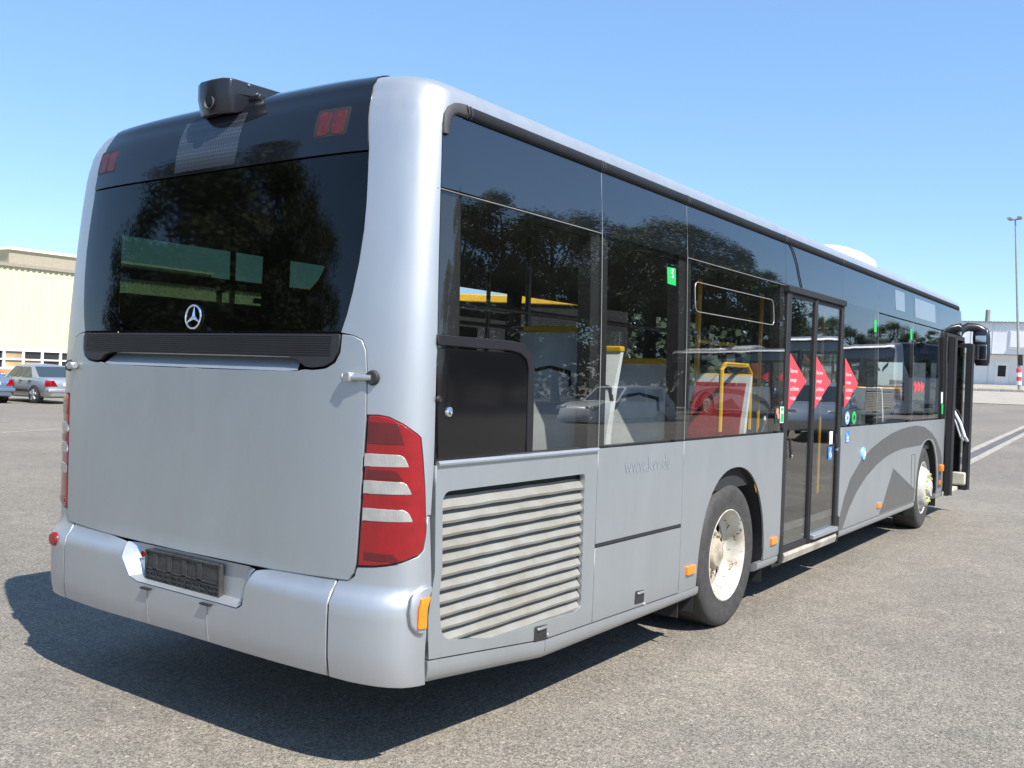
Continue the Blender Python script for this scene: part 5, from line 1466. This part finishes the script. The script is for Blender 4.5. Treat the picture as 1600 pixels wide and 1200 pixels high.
sheet('pavement', 73.75, 88.9, -45, 15.5, 0.16, M['pale'])
# painted lines
strip('lane_line', (15.0, 0.31, 0), (47, 0.81, 0), 0.17, M['line'])
strip('lane_line', (15.0, -0.12, 0), (47, 0.46, 0), 0.17, M['line'])
strip('tar_seam', (15.0, 0.095, 0), (47, 0.635, 0), 0.30, M['tar'], 0.0025)
strip('bay_line', (-14, 11.05, 0), (16, 19.4, 0), 0.12, M['line'])

# ------------------------------------------------------------------ trees round the yard (mirrored in the glass)
M['bark'] = plain('bark', (0.085, 0.065, 0.045), 0.9, var=0.3, scale=4, bmp=0.3)
def mat_leaf():
    m, nt, p, o = newmat('leaves')
    g = nt.nodes.new('ShaderNodeObjectInfo')
    n = noise(nt, 0.55, 3, 0.6)
    r = ramp(nt, n.outputs[0], [(0.3, (0.045, 0.07, 0.016)), (0.55, (0.065, 0.095, 0.024)), (0.75, (0.10, 0.12, 0.036))])
    nt.links.new(r.outputs[0], p.inputs['Base Color']); p.inputs['Roughness'].default_value = 0.6
    return m
M['leaf'] = mat_leaf()
M['leaf_darkened'] = plain('darkened_hedge_leaves', (0.018, 0.030, 0.010), 0.7, var=0.4, scale=1.5)  # leaf colour darkened so the view through the bus stays dark
def tree_parts(root, H, R, seed, nclump=50, nleaf=430):
    rg = random.Random(seed)
    mb = MB(); th = H * 0.20
    mb.tube([(0, 0, 0), (0.06, 0.02, th * 0.5), (0.0, 0.1, th), (0.1, 0.05, H * 0.7), (0.05, 0.0, H * 0.9)], [0.30, 0.24, 0.20, 0.11, 0.03], 10)
    cl = []
    for k in range(nclump):
        a = rg.uniform(0, 2 * math.pi); t = rg.random() ** 0.8
        z = th * 0.75 + (H - th * 0.75) * rg.random()
        f = math.sin(math.pi * min(1, max(0.08, (z - th * 0.6) / (H - th * 0.6)))) ** 0.6
        rr_ = R * f * math.sqrt(rg.uniform(0.15, 1.0))
        cl.append((Vector((rr_ * math.cos(a), rr_ * math.sin(a), z)), rg.uniform(0.55, 1.15) * R * 0.27))
    for c, r in cl[:14]:
        b = Vector((0, 0, min(c.z * 0.75, H * 0.65))); mb.tube([b, b.lerp(c, 0.6) + Vector((0, 0, -0.15)), c], [0.09, 0.06, 0.02], 6)
    mb.build('trunk', M['bark'], root)
    lv = MB(); V = []; F = []
    for c, r in cl:
        for _ in range(nleaf):
            d = Vector((rg.gauss(0, 1), rg.gauss(0, 1), rg.gauss(0, 0.8))); d = d.normalized() * r * rg.uniform(0.45, 1.1)
            p = c + d
            n = (d.normalized() + Vector((rg.uniform(-1, 1), rg.uniform(-1, 1), rg.uniform(-0.2, 1.2))) * 0.8).normalized()
            a = n.orthogonal().normalized(); b = n.cross(a); q = rg.uniform(0, 6.28)
            a, b = a * math.cos(q) + b * math.sin(q), b * math.cos(q) - a * math.sin(q)
            s_ = rg.uniform(0.055, 0.125) * (R / 4) ** 0.3
            i = len(V); V += [p - a * s_, p + b * s_ * 0.6, p + a * s_, p - b * s_ * 0.6]; F.append((i, i + 1, i + 2, i + 3))
    lv.v = V; lv.f = F
    lv.build('crown', M['leaf'], root, smooth=0, recalc=False)
protos = []
spots = []
for (px, dist, sc, kind) in ((640, 46, 1.0, 0), (715, 50, 1.0, 1), (790, 49, 1.05, 2), (870, 53, 0.98, 0), (945, 50, 1.0, 1), (1010, 54, 0.95, 2), (1075, 52, 1.0, 0), (1135, 52, 0.92, 1), (1180, 55, 0.80, 2)):
    x, y = refl(px, 600, dist); spots.append((x, y, sc, kind, 'row of trees right of the bus'))
for k, (px, dist, sc) in enumerate(((1210, 120, 0.95), (1240, 130, 0.9), (1270, 128, 0.95), (1300, 135, 0.9), (1330, 130, 1.0), (1365, 135, 0.95), (1395, 130, 1.05), (1425, 130, 0.9), (1460, 128, 0.9), (1495, 125, 0.95))):
    x, y = refl(px, 600, dist); spots.append((x, y, sc * 0.72, k % 3, 'far trees at the end of the yard'))
for k, (px, dist, sc) in enumerate(((150, 31, 0.62), (250, 28, 0.9), (330, 27, 1.08), (400, 29, 0.95), (470, 31, 0.80), (545, 30, 0.85), (600, 34, 0.9))):
    d = CF + CR * ((px - 800) / 1486.2); p = CAM_POS + d * dist
    spots.append((0.1 - p.x, p.y, sc, k % 3, 'trees behind the photographer'))
names = ['broad', 'loose', 'tall']
for i, (x, y, sc, kind, grp) in enumerate(spots):
    if len(protos) <= kind:
        while len(protos) <= kind:
            k = len(protos)
            r_ = empty('broadleaf_tree', (0, 0, 0)); tree_parts(r_, 11.8, (4.6, 4.2, 3.8)[k], 11 + k)
            protos.append(r_)
        t = protos[kind]
    else: t = copy_tree(protos[kind])
    t.location = (x, y, min(hgt(x, y), 4)); t.scale = (sc, sc, sc); t.rotation_euler.z = i * 1.3
    tag(t, 'green broadleaf tree in the row mirrored by the bus glass' if 'right' in grp else ('far green tree low on the horizon in the side glass' if 'far' in grp else 'dark broadleaf tree mirrored in the rear window'), 'tree', grp)

def hedge(name, label, a, b, h, w, seed, dens=26, mat='leaf'):
    rg = random.Random(seed); a = Vector(a); b = Vector(b); L = (b - a).length; d = (b - a).normalized(); n_ = Vector((-d.y, d.x, 0))
    root = empty(name, a); tag(root, label, 'hedge')
    V = []; F = []
    for _ in range(int(L * h * dens)):
        t = rg.uniform(0, L); q = rg.gauss(0, w * 0.4); z = h * rg.random() ** 0.8 * (0.82 + 0.22 * math.sin(t * 0.9) * math.sin(t * 0.37 + 1))
        p = d * t + n_ * q + Vector((0, 0, z + hgt(*(a + d * t)[:2]) - a.z))
        u = Vector((rg.gauss(0, 1), rg.gauss(0, 1), rg.gauss(0, 1))).normalized(); v = u.orthogonal().normalized(); s_ = rg.uniform(0.14, 0.30)
        i = len(V); V += [p - u * s_, p + v * s_ * .7, p + u * s_, p - v * s_ * .7]; F.append((i, i + 1, i + 2, i + 3))
    mb = MB(); mb.v = V; mb.f = F; mb.build('foliage', M[mat], root, smooth=0, recalc=False)
    mb = MB(); mb.tube([(0, 0, 0), (0, 0, h * .6)], 0.05, 6); mb.build('stem', M['bark'], root)
x0, y0 = refl(560, 600, 58); x1, y1 = refl(1215, 600, 60)
hedge('horizon_block_hedge', 'tall hedge added behind the tree row to block the bright horizon in the side windows', (x0, y0, 0), (x1, y1, 0), 4.2, 1.6, 3)  # added to hide the bright horizon between the mirrored trunks
d0 = CAM_POS + (CF + CR * ((900 - 800) / 1486.2)) * 30; d1 = CAM_POS + (CF + CR * ((1330 - 800) / 1486.2)) * 40
hedge('view_darkening_hedge', 'dark hedge added behind the bus to darken the view through its side windows', (d0.x, d0.y, 0), (d1.x, d1.y, hgt(d1.x, d1.y)), 4.0, 1.8, 9, 110, 'leaf_darkened')  # added backdrop, keeps bright sky and hall out of the see-through windows
d0 = CAM_POS + (CF + CR * ((60 - 800) / 1486.2)) * 36; d1 = CAM_POS + (CF + CR * ((700 - 800) / 1486.2)) * 40
hedge('bushy_hedge', 'bushy hedge under the trees mirrored in the rear window', (0.1 - d0.x, d0.y, 0), (0.1 - d1.x, d1.y, 0), 5.0, 1.8, 5)
# ------------------------------------------------------------------ orange lift and flatbed trailer by the trees
M['lift_orange'] = plain('orange_machine_paint', (0.78, 0.16, 0.015), 0.4)
x, y = refl(1200, 600, 44)
root = empty('orange_work_lift', (x, y, hgt(x, y)), 0.9); tag(root, 'orange work lift mirrored beside the middle door', 'work lift')
mb = MB(); mb.box((0, 0, 0.75), (2.4, 1.3, 0.5)); mb.build('chassis', M['lift_orange'], root, bevel=0.05)
mb = MB(); mb.box((-0.3, 0, 1.9), (0.8, 0.7, 1.7)); mb.build('counterweight', M['lift_orange'], root, bevel=0.08)
mb = MB(); mb.box((0.6, 0.2, 1.7), (0.5, 0.6, 1.2)); mb.build('control_box', M['cornertrim'], root, bevel=0.03)
mb = MB(); mb.tube([(-0.2, 0, 2.6), (1.6, 0, 2.4), (2.2, 0, 1.6)], 0.13, 8); mb.build('boom', M['lift_orange'], root)
for sx in (-0.8, 0.8):
    for sy in (-0.6, 0.6):
        mb = MB(); mb.lathe([(0, 0.1), (0.3, 0.1), (0.36, 0.05), (0.36, -0.1), (0, -0.1)], (sx, sy, 0.36), 'Y', 20); mb.build('wheel', M['tyre'], root)
x, y = refl(1150, 620, 44)
root = empty('flatbed_trailer', (x, y, hgt(x, y)), rad(200)); tag(root, 'grey flatbed trailer mirrored between the trees and the orange lift', 'trailer')
mb = MB(); mb.box((0, 0, 0.78), (4.4, 1.9, 0.10)); mb.build('bed', M['alu'], root, bevel=0.02)
for s_ in (1, -1):
    mb = MB(); mb.box((0, s_ * 0.95, 0.92), (4.4, 0.04, 0.22)); mb.build('side_board', M['alu'], root)
    for sx in (-0.4, 0.4):
        mb = MB(); mb.lathe([(0, 0.08), (0.2, 0.08), (0.30, 0.05), (0.31, -0.08), (0, -0.08)], (sx, s_ * 0.8, 0.31), 'Y', 20); mb.build('wheel', M['tyre'], root)
mb = MB(); mb.tube([(2.2, 0, 0.7), (3.3, 0, 0.55), (3.4, 0, 0.30), (3.4, 0, 0.0)], 0.05, 8); mb.build('drawbar', M['trim'], root)
